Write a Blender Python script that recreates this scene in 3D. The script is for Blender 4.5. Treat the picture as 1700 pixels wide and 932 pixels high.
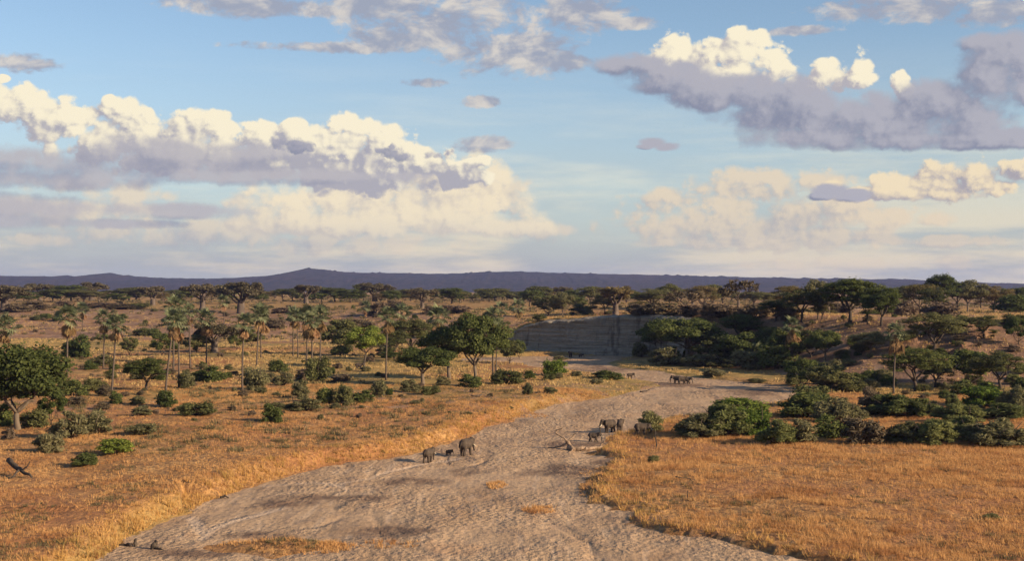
import bpy, bmesh, math, random
import numpy as np
from mathutils import Vector, Matrix

for o in list(bpy.data.objects):
    bpy.data.objects.remove(o)
SC = bpy.context.scene
COL = SC.collection
R = math.radians
rng = np.random.default_rng(7)
random.seed(7)

# ------------------------------------------------------------------ camera
CAM_H = 25.0          # height of the lookout above the sand
F = 2335.0            # focal length in photo pixels (photo 1700 x 932)
HOR = 482.0           # photo row of the true horizon
cam = bpy.data.cameras.new("camera")
cam.sensor_fit = 'HORIZONTAL'
cam.sensor_width = 36.0
cam.lens = F / 1700.0 * 36.0
cam.clip_start = 1.0
cam.clip_end = 40000.0
camo = bpy.data.objects.new("camera", cam)
COL.objects.link(camo)
camo.location = (0, 0, CAM_H)
camo.rotation_euler = (R(90) + math.atan((HOR - 466.0) / F), 0, 0)
SC.camera = camo

# ------------------------------------------------------------------ view
SC.view_settings.view_transform = 'Standard'
SC.view_settings.look = 'None'
SC.view_settings.exposure = 0.9
SC.view_settings.gamma = 1.0
SC.view_settings.use_curve_mapping = False
SC.cycles.max_bounces = 5
SC.cycles.diffuse_bounces = 2
SC.cycles.glossy_bounces = 1
SC.cycles.transmission_bounces = 2
SC.cycles.volume_bounces = 0
SC.cycles.transparent_max_bounces = 4
SC.cycles.use_denoising = True
SC.cycles.denoiser = 'OPENIMAGEDENOISE'
SC.cycles.denoising_input_passes = 'RGB_ALBEDO_NORMAL'
SC.cycles.denoising_prefilter = 'FAST'

# ------------------------------------------------------------------ sun
SUN_EL, SUN_AZ = R(19.0), R(115.0)     # azimuth from +Y towards +X: right of and a little behind the camera
sdir = Vector((math.cos(SUN_EL) * math.sin(SUN_AZ), math.cos(SUN_EL) * math.cos(SUN_AZ), math.sin(SUN_EL)))
sun = bpy.data.lights.new("sun", 'SUN')
sun.energy = 5.0
sun.angle = R(0.53)
sun.color = (1.0, 0.78, 0.52)
suno = bpy.data.objects.new("sun", sun)
COL.objects.link(suno)
suno.rotation_euler = (-sdir).to_track_quat('-Z', 'Y').to_euler()
suno.location = (200, -60, 120)

# ------------------------------------------------------------------ world: sky and clouds
W = bpy.data.worlds.new("World")
SC.world = W
W.use_nodes = True
NT = W.node_tree
NT.nodes.clear()
W.cycles.sampling_method = 'MANUAL'
W.cycles.sample_map_resolution = 512


class S:
    """a scalar socket with arithmetic"""
    nt = NT

    def __init__(s, sock):
        s.k = sock

    @staticmethod
    def op(kind, *a, clamp=False):
        n = S.nt.nodes.new('ShaderNodeMath')
        n.operation = kind
        n.use_clamp = clamp
        for i, x in enumerate(a):
            if isinstance(x, S):
                S.nt.links.new(x.k, n.inputs[i])
            else:
                n.inputs[i].default_value = float(x)
        return S(n.outputs[0])

    def __add__(s, o): return S.op('ADD', s, o)
    __radd__ = __add__
    def __sub__(s, o): return S.op('SUBTRACT', s, o)
    def __rsub__(s, o): return S.op('SUBTRACT', o, s)
    def __mul__(s, o): return S.op('MULTIPLY', s, o)
    __rmul__ = __mul__
    def __truediv__(s, o): return S.op('DIVIDE', s, o)


def sstep(x, a, b, lo=0.0, hi=1.0):
    n = S.nt.nodes.new('ShaderNodeMapRange')
    n.interpolation_type = 'SMOOTHSTEP'
    S.nt.links.new(x.k, n.inputs['Value'])
    n.inputs['From Min'].default_value = a
    n.inputs['From Max'].default_value = b
    n.inputs['To Min'].default_value = lo
    n.inputs['To Max'].default_value = hi
    return S(n.outputs['Result'])


def vec2(u, v, w=0.0):
    n = S.nt.nodes.new('ShaderNodeCombineXYZ')
    for i, x in enumerate((u, v, w)):
        if isinstance(x, S):
            S.nt.links.new(x.k, n.inputs[i])
        else:
            n.inputs[i].default_value = x
    return n.outputs[0]


def fbm2(u, v, scale, detail=5.0, rough=0.55, dist=0.0):
    n = S.nt.nodes.new('ShaderNodeTexNoise')
    n.noise_dimensions = '2D'
    S.nt.links.new(vec2(u, v), n.inputs['Vector'])
    n.inputs['Scale'].default_value = scale
    n.inputs['Detail'].default_value = detail
    n.inputs['Roughness'].default_value = rough
    n.inputs['Distortion'].default_value = dist
    return S(n.outputs[0])


def puff2(u, v, scale, detail=1.0, smooth=0.35):
    n = S.nt.nodes.new('ShaderNodeTexVoronoi')
    n.voronoi_dimensions = '2D'
    n.feature = 'F1'
    S.nt.links.new(vec2(u, v), n.inputs['Vector'])
    n.inputs['Scale'].default_value = scale
    n.inputs['Detail'].default_value = detail
    n.inputs['Roughness'].default_value = 0.5
    return S(n.outputs['Distance'])


def cmix(fac, a, b):
    n = S.nt.nodes.new('ShaderNodeMix')
    n.data_type = 'RGBA'
    if isinstance(fac, S):
        S.nt.links.new(fac.k, n.inputs[0])
    else:
        n.inputs[0].default_value = fac
    for i, x in ((6, a), (7, b)):
        if isinstance(x, tuple):
            n.inputs[i].default_value = (*x, 1)
        else:
            S.nt.links.new(x, n.inputs[i])
    return n.outputs[2]


def ang(px, py):
    a = math.atan((px - 850) / F)
    e = math.atan((HOR - py) / F * math.cos(a))
    return a * 23.35, e * 23.35


def blobs(u, v, lst):
    """greatest of many soft ellipses (direction in the sky, half sizes in hundredths)"""
    acc = None
    for (px, py, rx, ry) in lst:
        cu, cv = ang(px, py)
        a = S.op('MULTIPLY_ADD', u, 100 / rx, -cu * 100 / rx)
        b = S.op('MULTIPLY_ADD', v, 100 / ry, -cv * 100 / ry)
        q = S.op('MULTIPLY_ADD', a, a, b * b)
        # falls from 1 at the centre to 0 on the ellipse
        acc = q if acc is None else S.op('SMOOTH_MIN', acc, q, 0.35)
    return 1.0 - acc


tc = NT.nodes.new('ShaderNodeTexCoord')
sx = NT.nodes.new('ShaderNodeSeparateXYZ')
NT.links.new(tc.outputs['Generated'], sx.inputs[0])
DX, DY, DZ = S(sx.outputs[0]), S(sx.outputs[1]), S(sx.outputs[2])
U = S.op('ARCTAN2', DX, DY) * 23.35
V = S.op('ARCSINE', DZ) * 23.35

KS = 0.075           # background strength
EXPO = 0.9
KC = 1.0 / (2 ** EXPO * KS)


def kc(r, g, b):
    """radiance of cloud or veil that reads as this 8-bit colour at this exposure"""
    f = lambda c: (c / 255 / 12.92) if c < 10 else ((c / 255 + 0.055) / 1.055) ** 2.4
    return (f(r) * KC, f(g) * KC, f(b) * KC)


LITC = kc(252, 241, 212)

sky = NT.nodes.new('ShaderNodeTexSky')
sky.sky_type = 'NISHITA'
sky.sun_disc = False
sky.sun_elevation = SUN_EL
sky.sun_rotation = SUN_AZ
sky.altitude = 1100
sky.air_density = 1.0
sky.dust_density = 0.5
sky.ozone_density = 1.5
col = sky.outputs[0]

# low veil: the whole lower sky is pale, with long flat streaks
st = fbm2(U * 0.22, V * 1.6, 0.9, 4, 0.55)
veil = sstep(V, -0.3, 4.4, 1.0, 0.0) * sstep(st, 0.15, 0.75, 0.65, 1.0)
st2 = fbm2(U * 0.35 + 9, V * 2.6, 1.0, 6, 0.62)
warm = sstep(st * 0.5 + st2 * 0.5 + U * 0.012, 0.42, 0.66)
veilc = cmix(warm, kc(174, 178, 182), kc(230, 216, 190))
col = cmix(veil * 0.95, col, veilc)

# high soft patches, pinkish grey
AL = [(740, 30, 170, 42), (650, 8, 110, 26), (840, 84, 130, 38), (640, 60, 70, 26), (935, 100, 60, 18), (420, 8, 150, 18), (520, 14, 60, 14),
      (560, 78, 170, 9), (700, 66, 90, 16), (965, 18, 70, 34), (800, 168, 32, 10), (705, 136, 36, 8),
      (1520, 10, 140, 24), (1660, 12, 90, 26), (35, 104, 60, 15), (1040, 38, 50, 10), (1330, 50, 60, 8),
      (800, 240, 50, 14)]
an = fbm2(U * 0.75, V * 1.3, 1.3, 6, 0.6, 0.3)
an2 = fbm2(U * 0.75 - 0.22, V * 1.3 - 0.16, 1.3, 4, 0.6, 0.3)
Fa = blobs(U, V, AL)
Da = Fa * 0.95 + 0.12 + (an - 0.5) * 2.6 + (fbm2(U, V * 1.8, 4.5, 4, 0.6) - 0.5) * 1.8
Ga = sstep(fbm2(U * 0.09 + 5, V * 0.22, 1.2, 5, 0.58), 0.56, 0.72) * sstep(V, 6.0, 9.0)     # the rest of the dome
aa = S.op('MAXIMUM', sstep(Da, -0.25, 0.9, 0, 0.9), Ga * 0.8)
ta = sstep((an - an2) * 5.0, -0.6, 1.3)
col = cmix(aa, col, cmix(ta, kc(160, 165, 181), kc(222, 213, 202)))
BASE = col
thin = sstep(V, 0.0, 1.5, 0.8, 0.0) * sstep(st, 0.2, 0.7, 0.75, 1.0)     # low heaps sink into the veil


LX, LY = 0.83, 0.55


def heap_group(name, lst, seed, kb, kn, kp, sc, off):
    g = bpy.data.node_groups.new(name, 'ShaderNodeTree')
    for nm in ('u', 'v'):
        g.interface.new_socket(nm, in_out='INPUT', socket_type='NodeSocketFloat')
    g.interface.new_socket('d', in_out='OUTPUT', socket_type='NodeSocketFloat')
    keep, S.nt = S.nt, g
    gi = g.nodes.new('NodeGroupInput')
    go = g.nodes.new('NodeGroupOutput')
    u, v = S(gi.outputs[0]), S(gi.outputs[1])
    n = fbm2(u + seed, v * 1.15 + seed * 0.7, 1.2 * sc, 8, 0.66)
    p = puff2(u + seed + n * 0.45, v * 1.1 + n * 0.4, 2.0 * sc, 2.0)
    d = blobs(u, v, lst) * kb + (n - 0.5) * kn + (0.36 - p) * kp + off
    g.links.new(d.k, go.inputs[0])
    S.nt = keep
    return g


def heap(g, u, v):
    n = S.nt.nodes.new('ShaderNodeGroup')
    n.node_tree = g
    S.nt.links.new(u.k, n.inputs[0])
    S.nt.links.new(v.k, n.inputs[1])
    return S(n.outputs[0])


def cumulus(col, name, lst, seed, lo, hi, edge=0.22, alpha=1.0, base=None, kb=0.85, kn=1.6, kp=0.9, sc=1.0, bias=0.0, off=0.12, near=1.1, far=0.5):
    g = heap_group(name, lst, seed, kb, kn, kp, sc, off)
    d0 = heap(g, U, V)
    lit = bias
    if near:
        lit = (d0 - heap(g, U + LX * 0.085, V + LY * 0.085)) * near + lit
    if far:
        lit = (d0 - heap(g, U + LX * 0.32, V + LY * 0.32)) * far + lit
    lit = (fbm2(U * 0.8 + seed, V * 1.3, 1.0, 3, 0.5) - 0.5) * 1.3 + lit
    if base is not None:
        lit = lit + base
    t = sstep(lit, -0.75, 0.62)
    a = sstep(d0, 0.0, edge, 0, alpha)
    return cmix(a, col, cmix(t, lo, hi))


# ---- left half: the great lit bank
col = BASE
LOWL = [(330, 385, 260, 30), (120, 350, 160, 30), (560, 405, 260, 22), (820, 330, 90, 40), (880, 376, 70, 26), (915, 380, 50, 14), (190, 320, 110, 24), (120, 310, 90, 18), (235, 345, 70, 13), (60, 398, 70, 13)]
col = cumulus(col, 'low_left', LOWL, 13.7, kc(174, 174, 181), kc(234, 218, 192), 0.7, 0.85, None, 0.75, 1.8, 0.7, 1.0, 0.1, 0.25, near=0, far=1.0)
BK2 = [(480, 345, 105, 46), (600, 345, 170, 52), (760, 350, 150, 46), (560, 372, 200, 28), (840, 378, 100, 22), (700, 310, 160, 46), (800, 295, 60, 44)]
col = cumulus(col, 'lit_lower', BK2, 4.2, kc(200, 192, 186), kc(247, 231, 199), 0.7, 0.96, None, 0.9, 1.5, 0.7, 0.9, 0.15, 0.25, 0.9, 0.5)
BK1 = [(20, 182, 85, 46), (85, 200, 80, 40), (5, 130, 16, 8), (135, 192, 40, 22), (205, 208, 62, 44), (180, 168, 13, 14), (250, 225, 70, 40), (345, 210, 58, 36), (296, 208, 26, 28), (390, 228, 70, 36),
       (440, 228, 40, 30), (490, 215, 28, 28), (570, 226, 68, 44), (540, 255, 100, 50), (635, 250, 72, 50), (700, 275, 74, 38), (760, 290, 64, 30), (795, 268, 28, 13), (440, 265, 140, 36), (600, 295, 150, 36), (240, 255, 180, 40)]
col = cumulus(col, 'lit_bank', BK1, 1.3, kc(176, 174, 182), LITC, 0.34, 1.0, sstep(V, 1.85, 2.75, -0.5, 0.28), 0.95, 1.2, 0.9, 1.0, -0.04, 0.20, 1.35, 0.6)
BK3 = [(90, 270, 180, 30), (250, 258, 150, 32), (350, 264, 130, 30), (430, 252, 90, 22), (330, 290, 340, 18), (570, 292, 170, 9), (120, 296, 200, 20), (40, 345, 110, 24), (30, 366, 80, 16),
       (200, 372, 120, 9), (300, 350, 130, 15)]
col = cumulus(col, 'grey_band', BK3, 8.8, kc(150, 153, 171), kc(188, 184, 188), 1.0, 0.92, None, 0.85, 1.9, 0.5, 0.8, 0.0, 0.32, 0, 1.1)
DK = [(490, 240, 48, 15), (462, 234, 28, 12), (645, 250, 50, 13), (665, 258, 28, 12), (735, 256, 36, 13), (505, 246, 30, 11)]
col = cumulus(col, 'dark_scraps', DK, 3.3, kc(138, 143, 163), kc(172, 170, 182), 0.5, 0.92, None, 0.8, 1.9, 0.9, 1.5, -0.1, 0.05, 1.0, 0)
LEFT = cmix(thin, col, veilc)

# ---- right half
col = BASE
LOWR = [(1180, 370, 200, 34), (1450, 365, 160, 20), (1300, 300, 120, 22), (1250, 322, 120, 44), (1210, 342, 170, 34), (1330, 345, 130, 36), (1100, 326, 46, 19), (1260, 400, 210, 22), (1400, 395, 100, 24),
        (1210, 408, 100, 11), (1400, 440, 80, 14), (1585, 440, 34, 18), (1290, 442, 70, 12), (1560, 400, 120, 12)]
col = cumulus(col, 'low_right', LOWR, 5.7, kc(186, 180, 178), kc(234, 215, 186), 0.7, 0.85, None, 0.8, 1.8, 0.8, 1.1, 0.05, 0.3, 0.7, 0.6)
RT2 = [(1580, 300, 80, 38), (1612, 288, 42, 34), (1645, 315, 44, 18), (1530, 302, 66, 24), (1480, 300, 56, 24), (1470, 318, 100, 16), (1560, 322, 120, 13), (1385, 305, 26, 14), (1690, 280, 56, 20)]
col = cumulus(col, 'lit_low_right', RT2, 9.4, kc(172, 166, 172), kc(245, 226, 190), 0.45, 0.97, None, 0.9, 1.5, 0.9, 1.1, 0.05, 0.2)
RT1 = [(1122, 84, 38, 40), (1105, 102, 44, 38), (1175, 90, 44, 34), (1240, 82, 50, 38), (1225, 64, 22, 22), (1280, 108, 46, 40), (1315, 122, 36, 28), (1200, 125, 100, 26),
       (1428, 108, 28, 34), (1372, 114, 36, 24), (1400, 128, 66, 26), (1492, 135, 20, 24), (1502, 152, 22, 20), (1350, 140, 40, 24)]
col = cumulus(col, 'lit_heads', RT1, 6.1, kc(182, 178, 184), LITC, 0.34, 1.0, sstep(V, 3.1, 3.9, -0.5, 0.28), 0.95, 1.15, 0.9, 1.05, -0.02, 0.12, 1.35, 0.6)
RG = [(1050, 108, 64, 22), (1120, 130, 100, 28), (1190, 152, 100, 32), (1270, 154, 100, 36), (1340, 170, 80, 30), (1290, 192, 100, 40), (1400, 192, 120, 44), (1380, 224, 150, 24), (1470, 202, 120, 44), (1560, 178, 78, 46),
      (1600, 202, 90, 40), (1660, 228, 80, 22), (1540, 232, 250, 17), (1640, 240, 130, 10), (1175, 168, 66, 20), (1085, 142, 56, 16),
      (1690, 90, 100, 42), (1660, 128, 76, 36), (1700, 152, 66, 28), (1380, 316, 30, 12), (1412, 324, 34, 11), (1365, 326, 26, 7), (1084, 236, 26, 9), (1110, 243, 22, 8), (1070, 243, 16, 5), (1640, 70, 56, 20)]
col = cumulus(col, 'grey_body', RG, 2.9, kc(136, 141, 162), kc(178, 177, 187), 0.95, 0.97, None, 1.0, 1.75, 0.65, 0.95, 0.0, 0.48, 0.7, 0.7)
RIGHT = cmix(thin, col, veilc)


def background(c):
    b = NT.nodes.new('ShaderNodeBackground')
    b.inputs['Strength'].default_value = KS
    NT.links.new(c, b.inputs['Color'])
    return b.outputs[0]


def mixsh(f, a, b):
    m = NT.nodes.new('ShaderNodeMixShader')
    NT.links.new(f.k, m.inputs[0])
    NT.links.new(a, m.inputs[1])
    NT.links.new(b, m.inputs[2])
    return m.outputs[0]


# the heaps end well inside these bounds, so this only saves work elsewhere
low = S.op('LESS_THAN', V, 4.9) * S.op('GREATER_THAN', V, -0.1)
split = ang(968, 300)[0]
inl = low * S.op('GREATER_THAN', U, -10.6) * S.op('LESS_THAN', U, split)
inr = low * S.op('LESS_THAN', U, 10.6) * S.op('GREATER_THAN', U, split)
out = mixsh(inr, mixsh(inl, background(BASE), background(LEFT)), background(RIGHT))
wo = NT.nodes.new('ShaderNodeOutputWorld')
NT.links.new(out, wo.inputs['Surface'])

# ================================================================== helpers
def link(o, parent=None):
    COL.objects.link(o)
    if parent is not None:
        o.parent = parent
    return o


def tag(o, label=None, cat=None, group=None, kind=None):
    if label: o['label'] = label
    if cat: o['category'] = cat
    if group: o['group'] = group
    if kind: o['kind'] = kind
    return o


def mesh_np(name, V, F4, mat=None, smooth=False):
    """mesh from numpy vertices and same-size faces"""
    V = np.asarray(V, np.float32)
    F4 = np.asarray(F4, np.int32)
    me = bpy.data.meshes.new(name)
    k = F4.shape[1]
    me.vertices.add(len(V))
    me.vertices.foreach_set('co', V.ravel())
    me.loops.add(F4.size)
    me.loops.foreach_set('vertex_index', F4.ravel())
    me.polygons.add(len(F4))
    me.polygons.foreach_set('loop_start', np.arange(0, F4.size, k, dtype=np.int32))
    me.polygons.foreach_set('loop_total', np.full(len(F4), k, np.int32))
    if smooth:
        me.polygons.foreach_set('use_smooth', np.ones(len(F4), bool))
    me.update(calc_edges=True)
    if mat: me.materials.append(mat)
    return me


def hash2(i, j, seed):
    h = (i.astype(np.int64) * 374761393 + j.astype(np.int64) * 668265263 + seed * 974634777) & 0x7fffffff
    h = ((h ^ (h >> 13)) * 1274126177) & 0x7fffffff
    return ((h ^ (h >> 16)) & 0xffff) / 65535.0


def vnoise(x, y, seed=0):
    i, j = np.floor(x), np.floor(y)
    fx, fy = x - i, y - j
    fx, fy = fx * fx * (3 - 2 * fx), fy * fy * (3 - 2 * fy)
    a, b = hash2(i, j, seed), hash2(i + 1, j, seed)
    c, d = hash2(i, j + 1, seed), hash2(i + 1, j + 1, seed)
    return (a + (b - a) * fx) * (1 - fy) + (c + (d - c) * fx) * fy


def fbm(x, y, seed=0, octs=4, gain=0.5):
    x, y = np.asarray(x, float), np.asarray(y, float)
    t, a, s = 0, 1.0, 0
    for k in range(octs):
        t = t + a * vnoise(x * 2 ** k + 17.3 * k, y * 2 ** k - 9.1 * k, seed + k)
        s += a
        a *= gain
    return t / s


def ss(a, b, x):
    t = np.clip((x - a) / (b - a), 0, 1)
    return t * t * (3 - 2 * t)


def flat(px, py):
    d = CAM_H * F / (py - HOR)
    return ((px - 850) / F * d, d)


# ================================================================== lie of the land
LEFT_BANK = [(-700, 1500), (-250, 1150), (20, 1000), (165, 932), (215, 892), (270, 862), (375, 826), (430, 803), (500, 783), (560, 769), (640, 762), (700, 750), (760, 729), (800, 713), (840, 698), (880, 685), (930, 671),
             (1000, 661), (1050, 652), (1097, 642), (1085, 636), (1050, 630), (1010, 625), (960, 621), (900, 617), (880, 611), (840, 607), (760, 606)]
RIGHT_BANK = [(760, 594), (900, 592), (960, 590.5), (1050, 592), (1030, 598), (1008, 603), (1030, 610), (1060, 614), (1100, 619), (1150, 625), (1200, 630), (1250, 636), (1310, 642), (1345, 650), (1320, 664), (1240, 680),
              (1180, 688), (1120, 693), (1092, 701), (1060, 716), (1022, 722), (1006, 729), (1006, 742), (1000, 754), (1004, 770), (985, 790), (975, 805), (982, 825), (1002, 840), (1040, 858), (1090, 880), (1130, 890), (1220, 900),
              (1310, 918), (1400, 936), (1700, 1010), (2400, 1300), (2600, 1500)]
RIVER = np.array([flat(*p) for p in LEFT_BANK + RIGHT_BANK])


def poly_sd(P, x, y):
    """signed distance to a closed polygon, negative inside"""
    x, y = np.asarray(x, float), np.asarray(y, float)
    best = np.full(x.shape, 1e18)
    ins = np.zeros(x.shape, bool)
    for k in range(len(P)):
        ax, ay = P[k]
        bx, by = P[(k + 1) % len(P)]
        ex, ey = bx - ax, by - ay
        t = np.clip(((x - ax) * ex + (y - ay) * ey) / (ex * ex + ey * ey + 1e-12), 0, 1)
        best = np.minimum(best, (x - ax - t * ex) ** 2 + (y - ay - t * ey) ** 2)
        c = ((ay > y) != (by > y)) & (x < (bx - ax) * (y - ay) / (by - ay + 1e-18) + ax)
        ins ^= c
    return np.where(ins, -1, 1) * np.sqrt(best)


# foot of the rise to the plateau: x, y, width of the slope, its height
FOOT = [(-1400, 760, 350, 11), (-700, 700, 350, 11), (-300, 670, 330, 11.5), (-120, 640, 300, 11.5), (-50, 612, 130, 9), (-16, 580, 26, 5), (-4, 562, 4, 6.6), (4, 558, 3, 10.6), (11, 553, 3, 12.6), (18, 549, 3, 13.4),
        (38, 536, 3, 15.0), (50, 528, 4, 15.4), (56, 508, 14, 15.5), (62, 478, 30, 15.5), (78, 392, 75, 15.5), (100, 362, 85, 15), (140, 345, 85, 15), (300, 335, 90, 15), (900, 335, 100, 15)]
FOOTA = np.array(FOOT, float)


def foot_sd(x, y):
    best = np.full(x.shape, 1e18)
    wd, ht = np.zeros(x.shape), np.zeros(x.shape)
    sg = np.zeros(x.shape)
    for k in range(len(FOOTA) - 1):
        ax, ay, w0, h0 = FOOTA[k]
        bx, by, w1, h1 = FOOTA[k + 1]
        ex, ey = bx - ax, by - ay
        t = np.clip(((x - ax) * ex + (y - ay) * ey) / (ex * ex + ey * ey), 0, 1)
        dx, dy = x - ax - t * ex, y - ay - t * ey
        q = dx * dx + dy * dy
        m = q < best
        best = np.where(m, q, best)
        wd = np.where(m, w0 + t * (w1 - w0), wd)
        ht = np.where(m, h0 + t * (h1 - h0), ht)
        sg = np.where(m, np.sign(ex * (y - ay) - ey * (x - ax)), sg)
    return sg * np.sqrt(best), wd, ht


def river_sd(x, y):
    s = poly_sd(RIVER, x, y)
    ed = np.clip(y / 220.0, 0.6, 1.6)
    right = ss(900, 1000, 850 + x / np.maximum(y, 20) * F) * ss(260, 220, y)
    s = s + (fbm(x * 0.45, y * 0.30, 3, 3) - 0.5) * (2.0 * ed * 0.8 + 3.2 * right) + (fbm(x * 0.17, y * 0.12, 7, 2) - 0.5) * 4.0 * right + (fbm(x * 0.11, y * 0.07, 5, 2) - 0.5) * 2.2
    # the grassy shoal left standing in the sand near the lookout
    for (px, py, rx, ry) in ISLES:
        cx, cy = flat(px, py)
        ax = rx / F * cy
        by = ry * cy * cy / (CAM_H * F)
        q = np.sqrt(((x - cx) / ax) ** 2 + ((y - cy) / by) ** 2)
        s = np.maximum(s, (1 - q) * min(ax, by) + (fbm(x * 0.5, y * 0.4, 9, 3) - 0.5) * 1.6)
    return s


ISLES = [(470, 909, 120, 13)]


def land(x, y):
    """height of the dry land (sinks below the sand inside the river)"""
    x, y = np.asarray(x, float), np.asarray(y, float)
    s = river_sd(x, y)
    f, w, h = foot_sd(x, y)
    px = 850 + x / np.maximum(y, 20) * F
    left = 1 - ss(900, 1040, px)
    hb = 0.35 + 1.25 * left * ss(800, 250, y) + 0.25 * left
    hb = np.where(y < 150, hb * 0.65 + 0.28, hb)
    isle = (s < 6) & (y < 170) & (px > 300) & (px < 640) & (y > 125)
    hb = np.where(isle, 0.55, hb)
    bank = hb * ss(0, 1.2 + 2.4 * left, s) * 1.0 - 0.9 * ss(0, -3.0, s)
    rough = (fbm(x * 0.035, y * 0.03, 21, 4) - 0.5) * 1.6 * ss(1, 14, s) + (fbm(x * 0.4, y * 0.35, 31, 3) - 0.45) * 0.36 * ss(0.5, 3, s)
    up = h * ss(0, 1, np.clip(f / w, 0, 1)) + (13.6 - h) * ss(0, 1, np.clip((f - w) / 160, 0, 1))
    gully = (fbm(x * 0.03 + 0.4 * fbm(x * 0.02, y * 0.02, 77, 2), y * 0.02, 41, 4) - 0.5) * 4.0 * ss(0, 25, f) * ss(w * 1.5 + 60, w * 0.5, f) * np.where(w > 20, 1, 0.2)
    wide = (fbm(x * 0.004, y * 0.004, 51, 3) - 0.5) * 3.0 * ss(60, 300, f)
    lift = 0.8 * ss(4, 120, s) * (1 - ss(0, 30, f)) * left
    return bank + rough + up + gully + wide + lift


def sand(x, y):
    """height of the dry sand of the riverbed"""
    x, y = np.asarray(x, float), np.asarray(y, float)
    z = (fbm(x * 0.05, y * 0.025, 61, 3) - 0.5) * 0.5 + (fbm(x * 0.35, y * 0.22, 71, 3) - 0.5) * 0.17
    # braided little channels
    c = np.abs(fbm(x * 0.06 + 1.5 * fbm(x * 0.03, y * 0.02, 83, 2), y * 0.022, 81, 3) - 0.5)
    z = z - 0.16 * ss(0.035, 0.0, c)
    return z


def ground_z(x, y):
    x, y = np.asarray(x, float), np.asarray(y, float)
    s = river_sd(x, y)
    return np.where(s < 4, np.maximum(land(x, y), sand(x, y)), land(x, y))


DS = 60 * 1.0035 ** np.arange(0, 1420)


def hit(pts):
    """where the sight line through a photo pixel first meets the ground: list of (px, py) -> x, y, z"""
    P = np.array(pts, float)
    ax = ((P[:, 0] - 850) / F)[:, None]
    az = ((HOR - P[:, 1]) / F)[:, None]
    out = []
    for a in range(0, len(P), 60):
        X = ax[a:a + 60] * DS[None]
        Y = np.broadcast_to(DS[None], X.shape)
        Z = CAM_H + az[a:a + 60] * DS[None]
        g = ground_z(X.ravel(), Y.ravel()).reshape(X.shape)
        b = Z < g
        k = np.where(b.any(1), b.argmax(1), len(DS) - 1)
        r = np.arange(len(k))
        k0 = np.maximum(k - 1, 0)
        e0, e1 = (Z - g)[r, k0], (Z - g)[r, k]
        t = np.clip(e0 / (e0 - e1 + 1e-9), 0, 1)
        d = DS[k0] + t * (DS[k] - DS[k0])
        out.append(np.stack([ax[a:a + 60, 0] * d, d, g[r, k0] + t * (g[r, k] - g[r, k0])], 1))
    return np.concatenate(out)


# ================================================================== material helper
def material(name):
    m = bpy.data.materials.new(name)
    m.use_nodes = True
    nt = m.node_tree
    b = nt.nodes['Principled BSDF']
    b.inputs['Roughness'].default_value = 0.9
    b.inputs['Specular IOR Level'].default_value = 0.15
    return m, nt, b


def N(nt, typ, **kw):
    n = nt.nodes.new(typ)
    for k, v in kw.items():
        setattr(n, k, v)
    return n


def noise(nt, vec, scale, detail=4, rough=0.55, dim='3D', dist=0.0):
    n = N(nt, 'ShaderNodeTexNoise', noise_dimensions=dim)
    n.inputs['Scale'].default_value = scale
    n.inputs['Detail'].default_value = detail
    n.inputs['Roughness'].default_value = rough
    n.inputs['Distortion'].default_value = dist
    if vec is not None: nt.links.new(vec, n.inputs['Vector'])
    return n.outputs[0]


def ramp(nt, fac, stops):
    r = N(nt, 'ShaderNodeValToRGB')
    e = r.color_ramp.elements
    while len(e) < len(stops): e.new(0.5)
    for k, (p, c) in enumerate(stops):
        e[k].position = p
        e[k].color = (*c, 1)
    nt.links.new(fac, r.inputs[0])
    return r.outputs[0]


def mixc(nt, fac, a, b, mode='MIX'):
    n = N(nt, 'ShaderNodeMix', data_type='RGBA', blend_type=mode)
    for i, x in ((0, fac), (6, a), (7, b)):
        if isinstance(x, tuple): n.inputs[i].default_value = (*x, 1)
        elif isinstance(x, (int, float)): n.inputs[i].default_value = x
        else: nt.links.new(x, n.inputs[i])
    return n.outputs[2]


def remap(nt, x, a, b, lo=0.0, hi=1.0):
    n = N(nt, 'ShaderNodeMapRange', interpolation_type='SMOOTHSTEP')
    nt.links.new(x, n.inputs[0])
    for i, v in ((1, a), (2, b), (3, lo), (4, hi)): n.inputs[i].default_value = v
    return n.outputs[0]


def scaled(nt, vec, sx, sy, sz=1.0):
    n = N(nt, 'ShaderNodeMapping')
    n.inputs['Scale'].default_value = (sx, sy, sz)
    nt.links.new(vec, n.inputs[0])
    return n.outputs[0]


def bump(nt, h, strength, dist, nrm=None):
    n = N(nt, 'ShaderNodeBump')
    n.inputs['Strength'].default_value = strength
    n.inputs['Distance'].default_value = dist
    nt.links.new(h, n.inputs['Height'])
    if nrm is not None: nt.links.new(nrm, n.inputs['Normal'])
    return n.outputs[0]


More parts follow.
